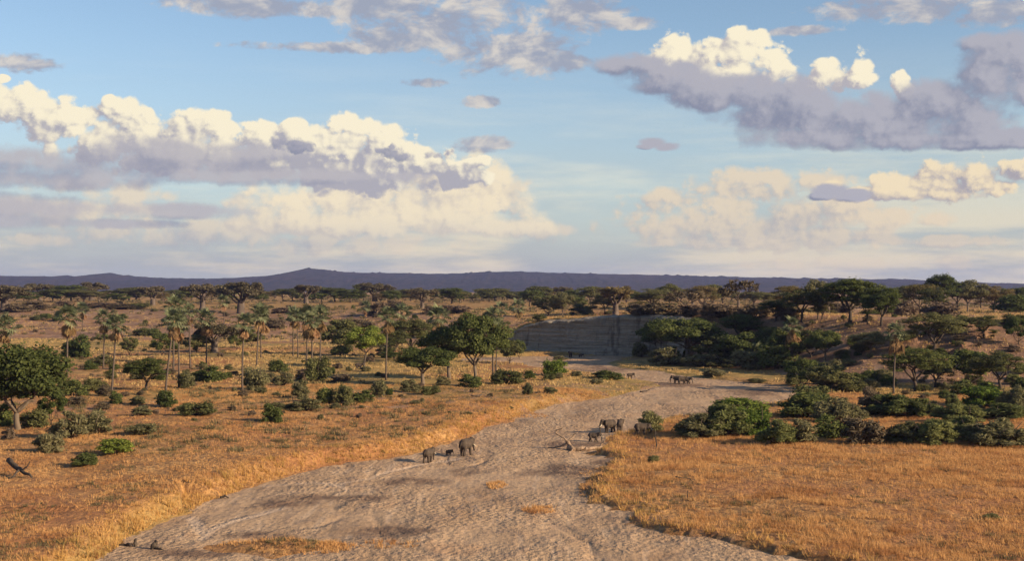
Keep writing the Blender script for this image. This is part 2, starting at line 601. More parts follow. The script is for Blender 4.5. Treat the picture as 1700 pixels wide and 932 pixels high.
# ---- ground: dry grass, bare earth, a greener sward, each where a vertex mask says
def ground_material():
    m, nt, b = material('dry_savannah')
    pos = N(nt, 'ShaderNodeNewGeometry').outputs['Position']
    soil = N(nt, 'ShaderNodeAttribute', attribute_name='soil').outputs['Fac']
    olive = N(nt, 'ShaderNodeAttribute', attribute_name='olive').outputs['Fac']
    n1 = noise(nt, scaled(nt, pos, 0.22, 0.16, 0.2), 1.0, 6, 0.62)
    n2 = noise(nt, scaled(nt, pos, 1.6, 1.1, 1), 1.0, 5, 0.65)
    n3 = noise(nt, scaled(nt, pos, 0.03, 0.025, 0.02), 1.0, 4, 0.55)
    gr = ramp(nt, n1, [(0.30, (0.24, 0.12, 0.045)), (0.46, (0.39, 0.205, 0.075)), (0.60, (0.49, 0.28, 0.11)), (0.75, (0.56, 0.36, 0.16))])
    gr = mixc(nt, remap(nt, n2, 0.38, 0.60, 0.0, 0.8), gr, (0.17, 0.085, 0.04))
    gr = mixc(nt, remap(nt, n3, 0.42, 0.62, 0.0, 0.7), gr, (0.30, 0.13, 0.055))
    ol = ramp(nt, n1, [(0.32, (0.14, 0.10, 0.035)), (0.55, (0.33, 0.22, 0.075)), (0.75, (0.42, 0.28, 0.10))])
    gr = mixc(nt, olive, gr, ol)
    ea = ramp(nt, noise(nt, scaled(nt, pos, 0.12, 0.09, 0.3), 1.0, 6, 0.6), [(0.32, (0.15, 0.085, 0.055)), (0.52, (0.26, 0.15, 0.095)), (0.72, (0.38, 0.25, 0.165))])
    ea = mixc(nt, remap(nt, n2, 0.45, 0.68, 0.0, 0.6), ea, (0.13, 0.085, 0.05))
    sm = N(nt, 'ShaderNodeMath', operation='ADD')
    nt.links.new(soil, sm.inputs[0])
    nt.links.new(remap(nt, n1, 0.3, 0.7, -0.35, 0.35), sm.inputs[1])
    c = mixc(nt, remap(nt, sm.outputs[0], 0.32, 0.68), gr, ea)
    nt.links.new(c, b.inputs['Base Color'])
    h = N(nt, 'ShaderNodeMath', operation='MULTIPLY_ADD')
    nt.links.new(n2, h.inputs[0])
    h.inputs[1].default_value = 0.6
    nt.links.new(n1, h.inputs[2])
    nt.links.new(bump(nt, h.outputs[0], 0.9, 0.9), b.inputs['Normal'])
    return m


def sand_material():
    m, nt, b = material('river_sand')
    pos = N(nt, 'ShaderNodeNewGeometry').outputs['Position']
    mud = N(nt, 'ShaderNodeAttribute', attribute_name='mud').outputs['Fac']
    trk = N(nt, 'ShaderNodeAttribute', attribute_name='track').outputs['Fac']
    n1 = noise(nt, scaled(nt, pos, 0.10, 0.05, 1), 1.0, 5, 0.6)
    n2 = noise(nt, scaled(nt, pos, 0.55, 0.32, 1), 1.0, 5, 0.62, dist=0.4)
    n3 = noise(nt, scaled(nt, pos, 2.2, 1.3, 1), 1.0, 4, 0.65)
    c = ramp(nt, n1, [(0.30, (0.30, 0.19, 0.112)), (0.50, (0.40, 0.268, 0.162)), (0.70, (0.47, 0.33, 0.21))])
    c = mixc(nt, remap(nt, n2, 0.50, 0.68, 0.0, 0.65), c, (0.22, 0.155, 0.12))
    c = mixc(nt, remap(nt, n3, 0.53, 0.66, 0.0, 0.7), c, (0.16, 0.11, 0.085))
    mp = N(nt, 'ShaderNodeMapping')
    mp.inputs['Rotation'].default_value = (0, 0, math.radians(-28))
    mp.inputs['Scale'].default_value = (0.75, 0.06, 1)
    nt.links.new(pos, mp.inputs[0])
    fl = noise(nt, mp.outputs[0], 1.0, 5, 0.6)
    c = mixc(nt, remap(nt, fl, 0.52, 0.68, 0.0, 0.42), c, (0.24, 0.165, 0.12))
    c = mixc(nt, remap(nt, fl, 0.46, 0.34, 0.0, 0.38), c, (0.50, 0.37, 0.26))
    c = mixc(nt, remap(nt, n1, 0.56, 0.68, 0.0, 0.45), c, (0.36, 0.20, 0.10))
    sm = N(nt, 'ShaderNodeMath', operation='MULTIPLY')
    nt.links.new(mud, sm.inputs[0])
    nt.links.new(remap(nt, n2, 0.32, 0.52, 0.25, 1.0), sm.inputs[1])
    c = mixc(nt, sm.outputs[0], c, (0.165, 0.105, 0.07))
    c = mixc(nt, trk, c, (0.55, 0.42, 0.31))
    nt.links.new(c, b.inputs['Base Color'])
    # trampled surface: prints of many feet
    v = N(nt, 'ShaderNodeTexVoronoi', feature='SMOOTH_F1')
    v.inputs['Scale'].default_value = 1.0
    v.inputs['Smoothness'].default_value = 0.5
    nt.links.new(scaled(nt, pos, 1.5, 1.0, 1), v.inputs['Vector'])
    hh = N(nt, 'ShaderNodeMath', operation='MULTIPLY_ADD')
    nt.links.new(n2, hh.inputs[0])
    hh.inputs[1].default_value = 1.9
    nt.links.new(v.outputs['Distance'], hh.inputs[2])
    h2 = N(nt, 'ShaderNodeMath', operation='MULTIPLY_ADD')
    nt.links.new(n3, h2.inputs[0])
    h2.inputs[1].default_value = 1.5
    nt.links.new(hh.outputs[0], h2.inputs[2])
    n0 = noise(nt, scaled(nt, pos, 0.05, 0.03, 1), 1.0, 3, 0.55)
    h3 = N(nt, 'ShaderNodeMath', operation='MULTIPLY')
    nt.links.new(h2.outputs[0], h3.inputs[0])
    nt.links.new(remap(nt, n0, 0.36, 0.6, 0.22, 1.0), h3.inputs[1])
    h4 = N(nt, 'ShaderNodeMath', operation='MULTIPLY_ADD')
    nt.links.new(fl, h4.inputs[0])
    h4.inputs[1].default_value = 0.45
    nt.links.new(h3.outputs[0], h4.inputs[2])
    nt.links.new(bump(nt, h4.outputs[0], 1.0, 0.25), b.inputs['Normal'])
    return m


M_GROUND, M_SAND = ground_material(), sand_material()

# ---- the sheets: rows of distance, columns of bearing
rows = np.concatenate([40 * 1.0065 ** np.arange(0, 470), 40 * 1.0065 ** 470 * 1.03 ** np.arange(1, 92)])
cols = np.concatenate([np.linspace(-62, -24.5, 26), np.linspace(-24, 24, 440), np.linspace(24.5, 62, 26)])
ca = np.radians(cols)
GX = rows[:, None] * np.tan(ca)[None]
GY = np.broadcast_to(rows[:, None], GX.shape)
sd = river_sd(GX.ravel(), GY.ravel()).reshape(GX.shape)
LZ = land(GX.ravel(), GY.ravel()).reshape(GX.shape)
SZ = sand(GX.ravel(), GY.ravel()).reshape(GX.shape)
nr, nc = GX.shape
idx = np.arange(nr * nc).reshape(nr, nc)
quads = np.stack([idx[:-1, :-1], idx[:-1, 1:], idx[1:, 1:], idx[1:, :-1]], -1).reshape(-1, 4)


def sub_sheet(name, Z, keep_v, mat, attrs):
    kq = keep_v.ravel()[quads].any(1)
    q = quads[kq]
    used = np.unique(q)
    mp = np.full(nr * nc, -1, np.int32)
    mp[used] = np.arange(len(used))
    V = np.stack([GX.ravel(), GY.ravel(), Z.ravel()], 1)[used]
    me = mesh_np(name, V, mp[q], mat, True)
    for an, av in attrs.items():
        at = me.attributes.new(an, 'FLOAT', 'POINT')
        at.data.foreach_set('value', av.ravel()[used].astype(np.float32))
    o = bpy.data.objects.new(name, me)
    return link(o)


f_, w_, h_ = foot_sd(GX.ravel(), GY.ravel())
f_, w_, h_ = (a.reshape(GX.shape) for a in (f_, w_, h_))
PX = 850 + GX / GY * F
nz = fbm(GX.ravel() * 0.02, GY.ravel() * 0.014, 91, 4).reshape(GX.shape)
slope = ss(0, 12, f_) * ss(w_ + 50, w_ * 0.8, f_)
soil = np.clip(slope * np.where(PX > 1080, 1.0, 0.62) + ss(0.56, 0.7, nz) * 0.4, 0, 1) * ss(1500, 900, GY)
soil = np.where((f_ > w_) & (PX > 1250), np.maximum(soil, 0.35 + ss(0.4, 0.7, nz) * 0.5), soil)
isle_v = (sd > -0.5) & (GY < 150) & (GY > 125) & (PX > 320) & (PX < 650)
soil = np.where(isle_v, 0.25, soil)
olive = ss(255, 330, GY) * ss(60, -10, f_) * ss(0.30, 0.6, fbm(GX.ravel() * 0.03, GY.ravel() * 0.02, 95, 3).reshape(GX.shape))
olive = np.clip(olive + ss(700, 1000, GY) * 0.5, 0, 1)
olive = np.clip(olive + 0.9 * (PX > 990) * ss(380, 420, GY) * (f_ < 0), 0, 1)
olive = np.clip(olive + ss(3.0, 0.2, np.abs(sd - 0.8)) * (GY < 190) * (PX < 720) * (PX < 320) * 0.8, 0, 1)
tag(sub_sheet('savannah_ground', LZ, sd > -3, M_GROUND, {'soil': soil, 'olive': olive}), 'dry orange grass plain with bare earth on its slopes', None, None, 'structure')

MUD = [(950, 780, 75, 13), (1010, 770, 30, 8), (700, 800, 60, 9), (560, 828, 90, 8), (760, 785, 30, 9), (480, 838, 60, 6), (1100, 640, 90, 4), (1000, 612, 60, 6), (640, 882, 90, 8), (1250, 652, 60, 5), (430, 890, 70, 6), (330, 918, 90, 9), (960, 738, 60, 6)]
mud = np.zeros(GX.shape)
nm = fbm(GX.ravel() * 0.25, GY.ravel() * 0.12, 97, 3).reshape(GX.shape)
for (px, py, rx, ry) in MUD:
    cx, cy = flat(px, py)
    q = np.sqrt(((GX - cx) / (rx / F * cy)) ** 2 + ((GY - cy) / (ry * cy * cy / (CAM_H * F))) ** 2)
    mud = np.maximum(mud, ss(1.25, 0.45, q + (nm - 0.5) * 1.5))
mud = np.maximum(mud, ss(250, 430, GY) * 0.10)
track = np.zeros(GX.shape)
for line in [[(335, 896), (350, 880), (372, 870), (430, 856), (470, 846)], [(335, 886), (330, 872), (318, 860)], [(555, 806), (600, 797), (650, 781), (700, 770), (760, 762)], [(420, 808), (520, 801), (560, 804), (578, 815)]]:
    L = np.array([flat(*p) for p in line])
    for k in range(len(L) - 1):
        e = L[k + 1] - L[k]
        t = np.clip(((GX - L[k, 0]) * e[0] + (GY - L[k, 1]) * e[1]) / (e @ e), 0, 1)
        track = np.maximum(track, ss(0.9, 0.15, np.hypot(GX - L[k, 0] - t * e[0], GY - L[k, 1] - t * e[1]) + (nm - 0.5)))
tag(sub_sheet('riverbed', SZ - 0.12 * track, sd < 3.5, M_SAND, {'mud': mud, 'track': track * 0.5}), 'pale trampled sand of the dry river curving into the distance', None, None, 'structure')


# ---- the river cliff: layered grey earth wall with a broken lip
def cliff():
    P = np.array([(-12, 569, 3), (-4, 561.5, 6.8), (4, 557, 10.9), (11, 552, 12.9), (18, 548, 13.8), (28, 541.5, 14.6), (38, 535, 15.3), (50, 527, 15.8), (56, 510, 15.8), (61, 492, 15.2)], float)
    seg = np.r_[0, np.cumsum(np.hypot(*np.diff(P[:, :2], axis=0).T))]
    n, h = 260, 70
    t = np.linspace(0, seg[-1], n)
    bx, by, top = (np.interp(t, seg, P[:, k]) for k in range(3))
    top = top + (fbm(t * 0.22, t * 0, 5, 4, 0.6) - 0.5) * 1.1
    dx, dy = np.gradient(bx), np.gradient(by)
    ln = np.hypot(dx, dy)
    nx, ny = dy / ln, -dx / ln
    v = np.linspace(-0.05, 1, h)
    T, Vv = np.meshgrid(t, v)
    Z = Vv * top[None]
    out = 1.6 * (1 - Vv) ** 2 + 0.9 * np.exp(-Vv * 9)
    out = out + (fbm(T * 0.05, Z * 1.3, 11, 4) - 0.5) * 0.9            # strata
    out = out + (fbm(T * 0.55, Z * 0.08, 15, 3) - 0.5) * 1.6 * ss(0.1, 0.6, Vv)  # runnels
    out = out + (fbm(T * 0.9, Z * 0.9, 19, 3) - 0.5) * 0.5
    out = out - 2.2 * ss(0.93, 1.0, Vv) + 0.5 * ss(0.80, 0.92, Vv) * ss(1.0, 0.95, Vv)
    X = bx[None] + nx[None] * out
    Y = by[None] + ny[None] * out
    back = np.stack([bx - nx * 4, by - ny * 4, top - 0.6], 1)
    V = np.concatenate([np.stack([X, Y, Z], -1).reshape(-1, 3), back])
    i = np.arange(h * n).reshape(h, n)
    q = np.stack([i[:-1, :-1], i[:-1, 1:], i[1:, 1:], i[1:, :-1]], -1).reshape(-1, 4)
    bk = h * n + np.arange(n)
    q2 = np.stack([i[-1, :-1], i[-1, 1:], bk[1:], bk[:-1]], -1)
    m, nt, b = material('cliff_earth')
    pos = N(nt, 'ShaderNodeNewGeometry').outputs['Position']
    st = noise(nt, scaled(nt, pos, 0.03, 0.03, 0.9), 1.0, 5, 0.6)
    rn = noise(nt, scaled(nt, pos, 0.45, 0.3, 0.05), 1.0, 4, 0.6)
    gr = noise(nt, scaled(nt, pos, 0.8, 0.8, 0.8), 1.0, 5, 0.65)
    c = ramp(nt, st, [(0.34, (0.14, 0.118, 0.094)), (0.45, (0.29, 0.245, 0.19)), (0.50, (0.16, 0.138, 0.112)), (0.58, (0.30, 0.25, 0.195)), (0.72, (0.23, 0.19, 0.15))])
    c = mixc(nt, remap(nt, rn, 0.54, 0.64, 0.0, 0.6), c, (0.05, 0.042, 0.035))
    c = mixc(nt, remap(nt, gr, 0.5, 0.7, 0.0, 0.5), c, (0.17, 0.14, 0.115))
    nt.links.new(c, b.inputs['Base Color'])
    nt.links.new(bump(nt, gr, 0.8, 0.5), b.inputs['Normal'])
    o = link(bpy.data.objects.new('river_cliff', mesh_np('river_cliff', V, np.concatenate([q, q2]), m, True)))
    tag(o, 'grey layered earth cliff cut by the river bend', None, None, 'structure')


cliff()


# ---- the long wooded ridge on the horizon
def ridge(name, label, prof, dist, depth, base, seed):
    px = np.linspace(-900, 2600, 900)
    xs = (px - 850) / F * dist
    py = np.interp(px, [p[0] for p in prof], [p[1] for p in prof])
    crest = CAM_H + (HOR - py) * dist / F
    crest = crest + (fbm(px * 0.10, px * 0, seed, 3) - 0.5) * 5
    bumps = fbm(px * 0.37, px * 0, seed + 3, 2)
    crest = crest + ss(0.66, 0.9, bumps) * 7
    rowsn = 26
    t = np.linspace(0, 1, rowsn)
    V = []
    for k in range(rowsn):
        y = dist - depth * (1 - t[k]) + (fbm(xs * 0.002, xs * 0 + k * 0.3, seed + 5, 3) - 0.5) * depth * 0.12 * math.sin(math.pi * t[k])
        z = base + (crest - base) * (t[k] ** 0.85) + (fbm(xs * 0.006, xs * 0 + k * 0.6, seed + 9, 4) - 0.5) * 9 * math.sin(math.pi * t[k])
        V.append(np.stack([xs, np.broadcast_to(y, xs.shape), z], 1))
    for (dy, zz) in ((900, 0.6), (2200, -0.2)):
        V.append(np.stack([xs, np.full(xs.shape, dist + dy), base + (crest - base) * zz], 1))
    n = len(px)
    h = len(V)
    i = np.arange(h * n).reshape(h, n)
    q = np.stack([i[:-1, :-1], i[:-1, 1:], i[1:, 1:], i[1:, :-1]], -1).reshape(-1, 4)
    m, nt, b = material(name + '_bushland')
    pos = N(nt, 'ShaderNodeNewGeometry').outputs['Position']
    a = noise(nt, scaled(nt, pos, 0.03, 0.004, 0.05), 1.0, 5, 0.7)
    c2 = noise(nt, scaled(nt, pos, 0.0022, 0.0012, 0.01), 1.0, 4, 0.6)
    c = ramp(nt, a, [(0.35, (0.012, 0.016, 0.012)), (0.52, (0.026, 0.025, 0.022)), (0.7, (0.055, 0.040, 0.036))])
    c = mixc(nt, remap(nt, c2, 0.45, 0.65, 0.0, 0.5), c, (0.05, 0.034, 0.034))
    nt.links.new(c, b.inputs['Base Color'])
    nt.links.new(bump(nt, a, 0.7, 12.0), b.inputs['Normal'])
    o = link(bpy.data.objects.new(name, mesh_np(name, np.concatenate(V), q, m, True)))
    tag(o, label, None, None, 'structure')


RIDGE = [(-900, 462), (-300, 459), (0, 458), (60, 459), (165, 459), (172, 456), (184, 453), (196, 456), (215, 459), (280, 462), (350, 463), (400, 461), (445, 458), (470, 455), (490, 450), (510, 446), (535, 447), (560, 451), (600, 453),
         (680, 454), (740, 455), (800, 452), (860, 451), (920, 453), (1000, 455), (1100, 457), (1180, 459), (1260, 461), (1360, 463), (1440, 464), (1480, 463), (1500, 465), (1560, 468), (1640, 471), (1800, 472), (2600, 470)]
ridge('distant_ridge', 'long dark blue wooded ridge along the horizon', RIDGE, 9000.0, 2600.0, 6.0, 3)

# ================================================================== plants: shapes
def leaf_material(name, a, b_, trans=0.42, tint=0.25):
    """leaf colour varies leaf by leaf between a and b_, and a little plant by plant"""
    m = bpy.data.materials.new(name)
    m.use_nodes = True
    nt = m.node_tree
    nt.nodes.clear()
    geo = N(nt, 'ShaderNodeNewGeometry')
    oi = N(nt, 'ShaderNodeObjectInfo')
    c = mixc(nt, geo.outputs['Random Per Island'], a, b_)
    hs = N(nt, 'ShaderNodeHueSaturation')
    nt.links.new(c, hs.inputs['Color'])
    mr = N(nt, 'ShaderNodeMapRange')
    nt.links.new(oi.outputs['Random'], mr.inputs[0])
    mr.inputs[3].default_value, mr.inputs[4].default_value = 1 - tint, 1 + tint
    nt.links.new(mr.outputs[0], hs.inputs['Value'])
    mh = N(nt, 'ShaderNodeMapRange')
    nt.links.new(oi.outputs['Random'], mh.inputs[0])
    mh.inputs[3].default_value, mh.inputs[4].default_value = 0.515, 0.485
    nt.links.new(mh.outputs[0], hs.inputs['Hue'])
    d = N(nt, 'ShaderNodeBsdfDiffuse')
    t = N(nt, 'ShaderNodeBsdfTranslucent')
    nt.links.new(hs.outputs[0], d.inputs[0])
    nt.links.new(hs.outputs[0], t.inputs[0])
    mx = N(nt, 'ShaderNodeMixShader')
    mx.inputs[0].default_value = trans
    nt.links.new(d.outputs[0], mx.inputs[1])
    nt.links.new(t.outputs[0], mx.inputs[2])
    o = N(nt, 'ShaderNodeOutputMaterial')
    nt.links.new(mx.outputs[0], o.inputs[0])
    return m


def bark_material(name, a, b_, scale=6.0):
    m, nt, b = material(name)
    tcn = N(nt, 'ShaderNodeTexCoord').outputs['Object']
    n = noise(nt, scaled(nt, tcn, scale, scale, scale * 0.4), 1.0, 4, 0.6)
    nt.links.new(ramp(nt, n, [(0.35, a), (0.68, b_)]), b.inputs['Base Color'])
    nt.links.new(bump(nt, n, 0.6, 0.05), b.inputs['Normal'])
    return m


L_DARK = leaf_material('dark_foliage', (0.062, 0.083, 0.029), (0.150, 0.168, 0.059))
L_ACAC = leaf_material('acacia_foliage', (0.088, 0.096, 0.040), (0.188, 0.186, 0.078))
L_BROWN = leaf_material('brown_acacia_foliage', (0.114, 0.094, 0.043), (0.215, 0.181, 0.081))
L_LIME = leaf_material('bright_foliage', (0.084, 0.126, 0.026), (0.198, 0.240, 0.054))
L_LIME2 = leaf_material('feathery_foliage', (0.118, 0.121, 0.050), (0.241, 0.230, 0.101))
L_OLIVE = leaf_material('olive_foliage', (0.095, 0.110, 0.040), (0.213, 0.224, 0.087), 0.42)
L_GREY = leaf_material('grey_green_foliage', (0.110, 0.108, 0.054), (0.242, 0.222, 0.114))
L_TWIG = leaf_material('dry_twigs', (0.088, 0.068, 0.046), (0.185, 0.140, 0.096), 0.1)
L_BAO = leaf_material('bare_baobab_twigs', (0.072, 0.063, 0.042), (0.155, 0.128, 0.082), 0.1)
L_DEEP = leaf_material('deep_green_foliage', (0.036, 0.052, 0.018), (0.092, 0.110, 0.038), 0.4)
L_PALM = leaf_material('palm_frond', (0.074, 0.092, 0.046), (0.175, 0.188, 0.108), 0.3)
L_DEAD = leaf_material('dead_palm_frond', (0.17, 0.105, 0.052), (0.37, 0.245, 0.13), 0.3)
B_DARK = bark_material('dark_bark', (0.040, 0.031, 0.025), (0.095, 0.073, 0.056))
B_PALE = bark_material('pale_bark', (0.095, 0.072, 0.052), (0.20, 0.155, 0.115))
B_BAO = bark_material('baobab_bark', (0.060, 0.047, 0.038), (0.15, 0.115, 0.092))
B_PALM = bark_material('palm_bark', (0.060, 0.046, 0.036), (0.13, 0.10, 0.08), 8)
B_DEAD = bark_material('dead_wood', (0.13, 0.088, 0.060), (0.34, 0.24, 0.165), 4)


class Wood:
    """tapered limbs gathered into one mesh"""
    def __init__(s):
        s.v, s.f = [], []

    def tube(s, pts, rad, sides=6):
        pts = [Vector(p) for p in pts]
        b0 = len(s.v)
        ref = Vector((0.31, 0.95, 0.1))
        for i, p in enumerate(pts):
            d = (pts[min(i + 1, len(pts) - 1)] - pts[max(i - 1, 0)])
            d = d.normalized() if d.length > 1e-9 else Vector((0, 0, 1))
            u = d.cross(ref)
            if u.length < 0.05: u = d.cross(Vector((1, 0, 0)))
            u.normalize()
            w = d.cross(u)
            for k in range(sides):
                a = 2 * math.pi * k / sides
                s.v.append(p + (u * math.cos(a) + w * math.sin(a)) * rad[i])
        for i in range(len(pts) - 1):
            for k in range(sides):
                a, b = b0 + i * sides + k, b0 + i * sides + (k + 1) % sides
                s.f.append((a, b, b + sides, a + sides))
        s.f.append(tuple(b0 + (len(pts) - 1) * sides + k for k in range(sides)))
        s.f.append(tuple(b0 + sides - 1 - k for k in range(sides)))

    def limb(s, a, b, r0, r1, bend=0.12, n=5, sides=6, rnd=random):
        a, b = Vector(a), Vector(b)
        L = (b - a).length
        off = Vector((rnd.uniform(-1, 1), rnd.uniform(-1, 1), rnd.uniform(-0.4, 0.9))) * L * bend
        pts, rad = [], []
        for i in range(n):
            t = i / (n - 1)
            j = Vector((rnd.uniform(-1, 1), rnd.uniform(-1, 1), rnd.uniform(-1, 1))) * L * 0.025 * (0 < i < n - 1)
            pts.append(a.lerp(b, t) + off * (4 * t * (1 - t)) + j)
            rad.append(r0 + (r1 - r0) * t)
        s.tube(pts, rad, sides)
        return pts

    def mesh(s, name, mat):
        me = bpy.data.meshes.new(name)
        me.from_pydata([tuple(v) for v in s.v], [], s.f)
        me.polygons.foreach_set('use_smooth', [len(f) == 4 for f in s.f])
        me.materials.append(mat)
        me.update()
        return me


def leaf_cards(g, clumps, n, size, aspect=1.6, up=0.25, jitter=0.75, shell=0.5, squash=1.0):
    """n leaf sprays spread over ellipsoid clumps: (centre, radii, weight). Returns V, quads"""
    C = np.array([c[0] for c in clumps], float)
    Rr = np.array([c[1] for c in clumps], float)
    w = np.array([c[2] if len(c) > 2 else c[1][0] * c[1][1] + c[1][0] * c[1][2] for c in clumps], float)
    k = g.choice(len(clumps), n, p=w / w.sum())
    d = g.normal(size=(n, 3))
    d /= np.linalg.norm(d, axis=1)[:, None]
    r = g.uniform(0, 1, n) ** shell
    r = np.where(g.uniform(0, 1, n) < 0.13, r * g.uniform(1.1, 1.55, n), r)      # stray sprays break the outline
    low = d[:, 2] < -0.35
    d[low, 2] *= 0.6
    P = C[k] + d * Rr[k] * r[:, None]
    nrm = d / Rr[k] * Rr[k].mean(1)[:, None] + np.array([0, 0, up]) + g.normal(size=(n, 3)) * jitter
    nrm /= np.linalg.norm(nrm, axis=1)[:, None]
    t = g.normal(size=(n, 3))
    t -= (t * nrm).sum(1)[:, None] * nrm
    t /= np.linalg.norm(t, axis=1)[:, None]
    b = np.cross(nrm, t)
    s = size * g.uniform(0.55, 1.35, n)[:, None]
    a = s * aspect * 0.5
    c = s * 0.5
    sq = np.array([1, 1, squash])
    V = np.stack([P - t * a * sq, P + b * c * sq - nrm * c * 0.35, P + t * a * sq, P - b * c * sq - nrm * c * 0.35], 1).reshape(-1, 3)
    return V, np.arange(n * 4).reshape(n, 4)


def crown_mesh(name, g, clumps, n, size, mat, **kw):
    V, Q = leaf_cards(g, clumps, n, size, **kw)
    return mesh_np(name, V, Q, mat)


# every builder returns [(part name, mesh)] in a unit box: base at 0, height 1, crown 1 wide
def umbrella(seed, leaf, bark, n, size=0.055, lean=0.0, deep=0.75, forks=4, tiers=1):
    r = random.Random(seed)
    g = np.random.default_rng(seed)
    w = Wood()
    clumps = []
    fork = Vector((lean * 0.5, 0.02, r.uniform(0.22, 0.30)))
    w.tube([(0, 0, -0.05), (lean * 0.12, 0, 0.1), (lean * 0.3, 0.01, 0.2), fork], [0.034, 0.027, 0.023, 0.021], 7)
    m = 13 if tiers == 1 else 16
    tips = []
    for i in range(m):
        a = 2 * math.pi * (i * 0.618) + r.uniform(-0.3, 0.3)
        q = math.sqrt((i + 0.5) / m) * 0.38
        dome = 0.90 - 0.55 * q * q * 2.2 + r.uniform(-0.035, 0.03)
        if tiers == 2 and i % 3 == 0: dome -= 0.20
        p = Vector((lean + q * math.cos(a), q * math.sin(a), dome))
        tips.append(p)
        rr = r.uniform(0.105, 0.165)
        clumps.append((p, (rr, rr, rr * r.uniform(0.45, 0.65))))
        for dz in (0.13, 0.25):
            if r.random() < deep:
                clumps.append((p + Vector((r.uniform(-.07, .07) - (p.x - lean) * .12, r.uniform(-.07, .07), -dz * r.uniform(0.7, 1.2))), (rr * .8, rr * .8, rr * .5)))
    for k in range(forks):
        a = 2 * math.pi * k / forks + r.uniform(-0.4, 0.4)
        knee = fork + Vector((math.cos(a) * 0.13, math.sin(a) * 0.13, 0.24))
        w.limb(fork, knee, 0.018, 0.012, 0.10, 4, 6, r)
        for p in sorted(tips, key=lambda t: (t - knee).length)[:5]:
            w.limb(knee, p - Vector((0, 0, 0.03)), 0.009, 0.003, 0.12, 4, 4, r)
    return [('trunk', w.mesh('acacia_trunk', bark)), ('crown', crown_mesh('acacia_crown', g, clumps, n, size, leaf, up=0.5, shell=0.45, squash=0.75))]


def broadleaf(seed, leaf, bark, n, size=0.055, lean=0.0, trunk_h=0.30, stout=0.034, cl=16, droop=0.0):
    r = random.Random(seed)
    g = np.random.default_rng(seed)
    w = Wood()
    fork = Vector((lean, 0.01, trunk_h))
    w.tube([(0, 0, -0.06), (lean * 0.1, 0, 0.03), (lean * 0.45, 0.01, trunk_h * 0.55), fork], [stout * 1.5, stout * 1.1, stout * 0.9, stout * 0.8], 8)
    clumps = []
    tips = []
    cz = (1 + trunk_h) * 0.5 + 0.02
    hz = (1 - trunk_h) * 0.5
    for i in range(cl):
        y = 1 - 2 * (i + 0.5) / cl
        a = i * 2.399 + r.uniform(-0.3, 0.3)
        q = math.sqrt(max(0, 1 - y * y))
        k = r.uniform(0.58, 0.92)
        p = Vector((lean + 0.48 * k * q * math.cos(a), 0.48 * k * q * math.sin(a), cz + hz * (0.72 * y) * (0.9 if y > 0 else 0.75 + droop)))
        tips.append(p)
        rr = r.uniform(0.09, 0.19)
        clumps.append((p, (rr, rr, rr * 0.75)))
    clumps.append((Vector((lean, 0, cz)), (0.25, 0.25, 0.22), 0.03))
    limbs = []
    for k in range(5):
        a = 2 * math.pi * k / 5 + r.uniform(-0.4, 0.4)
        e = fork + Vector((math.cos(a) * 0.17, math.sin(a) * 0.17, r.uniform(0.10, 0.26)))
        w.limb(fork, e, stout * 0.55, stout * 0.3, 0.12, 4, 6, r)
        limbs.append(e)
    for p in tips:
        e = min(limbs, key=lambda t: (t - p).length)
        w.limb(e, p, stout * 0.25, 0.003, 0.12, 4, 4, r)
    return [('trunk', w.mesh('tree_trunk', bark)), ('crown', crown_mesh('tree_crown', g, clumps, n, size, leaf, up=0.25, shell=0.42))]


def baobab(seed, leaf, bark, n, size=0.05, stout=0.085, wide=1.0):
    r = random.Random(seed)
    g = np.random.default_rng(seed)
    w = Wood()
    th = r.uniform(0.36, 0.46)
    w.tube([(0, 0, -0.06), (0, 0, 0.02), (0.005, 0, 0.15), (0, 0, th * 0.8), (0, 0, th)], [stout * 1.5, stout * 1.25, stout * 1.02, stout, stout * 0.7], 10)
    clumps = []
    for k in range(9):
        a = 2 * math.pi * k / 9 + r.uniform(-0.3, 0.3)
        z0 = th - r.uniform(0.0, 0.10)
        el = r.uniform(0.25, 1.2)
        e = Vector((math.cos(a) * 0.25 * math.cos(el) * wide * 1.25, math.sin(a) * 0.25 * math.cos(el) * wide * 1.25, z0 + 0.12 + 0.25 * math.sin(el)))
        w.limb((math.cos(a) * stout * 0.4, math.sin(a) * stout * 0.4, z0), e, stout * 0.42, stout * 0.16, 0.15, 5, 6, r)
        for j in range(5):
            t = Vector((e.x * r.uniform(1.15, 1.75) + r.uniform(-.09, .09), e.y * r.uniform(1.15, 1.75) + r.uniform(-.09, .09), min(0.96, e.z + r.uniform(0.0, 0.22))))
            w.limb(e, t, stout * 0.13, 0.004, 0.15, 4, 4, r)
            clumps.append((t, (0.105, 0.105, 0.085)))
    return [('trunk', w.mesh('baobab_trunk', bark)), ('crown', crown_mesh('baobab_crown', g, clumps, n, size, leaf, aspect=3.2, up=0.1, jitter=1.2, shell=0.6))]


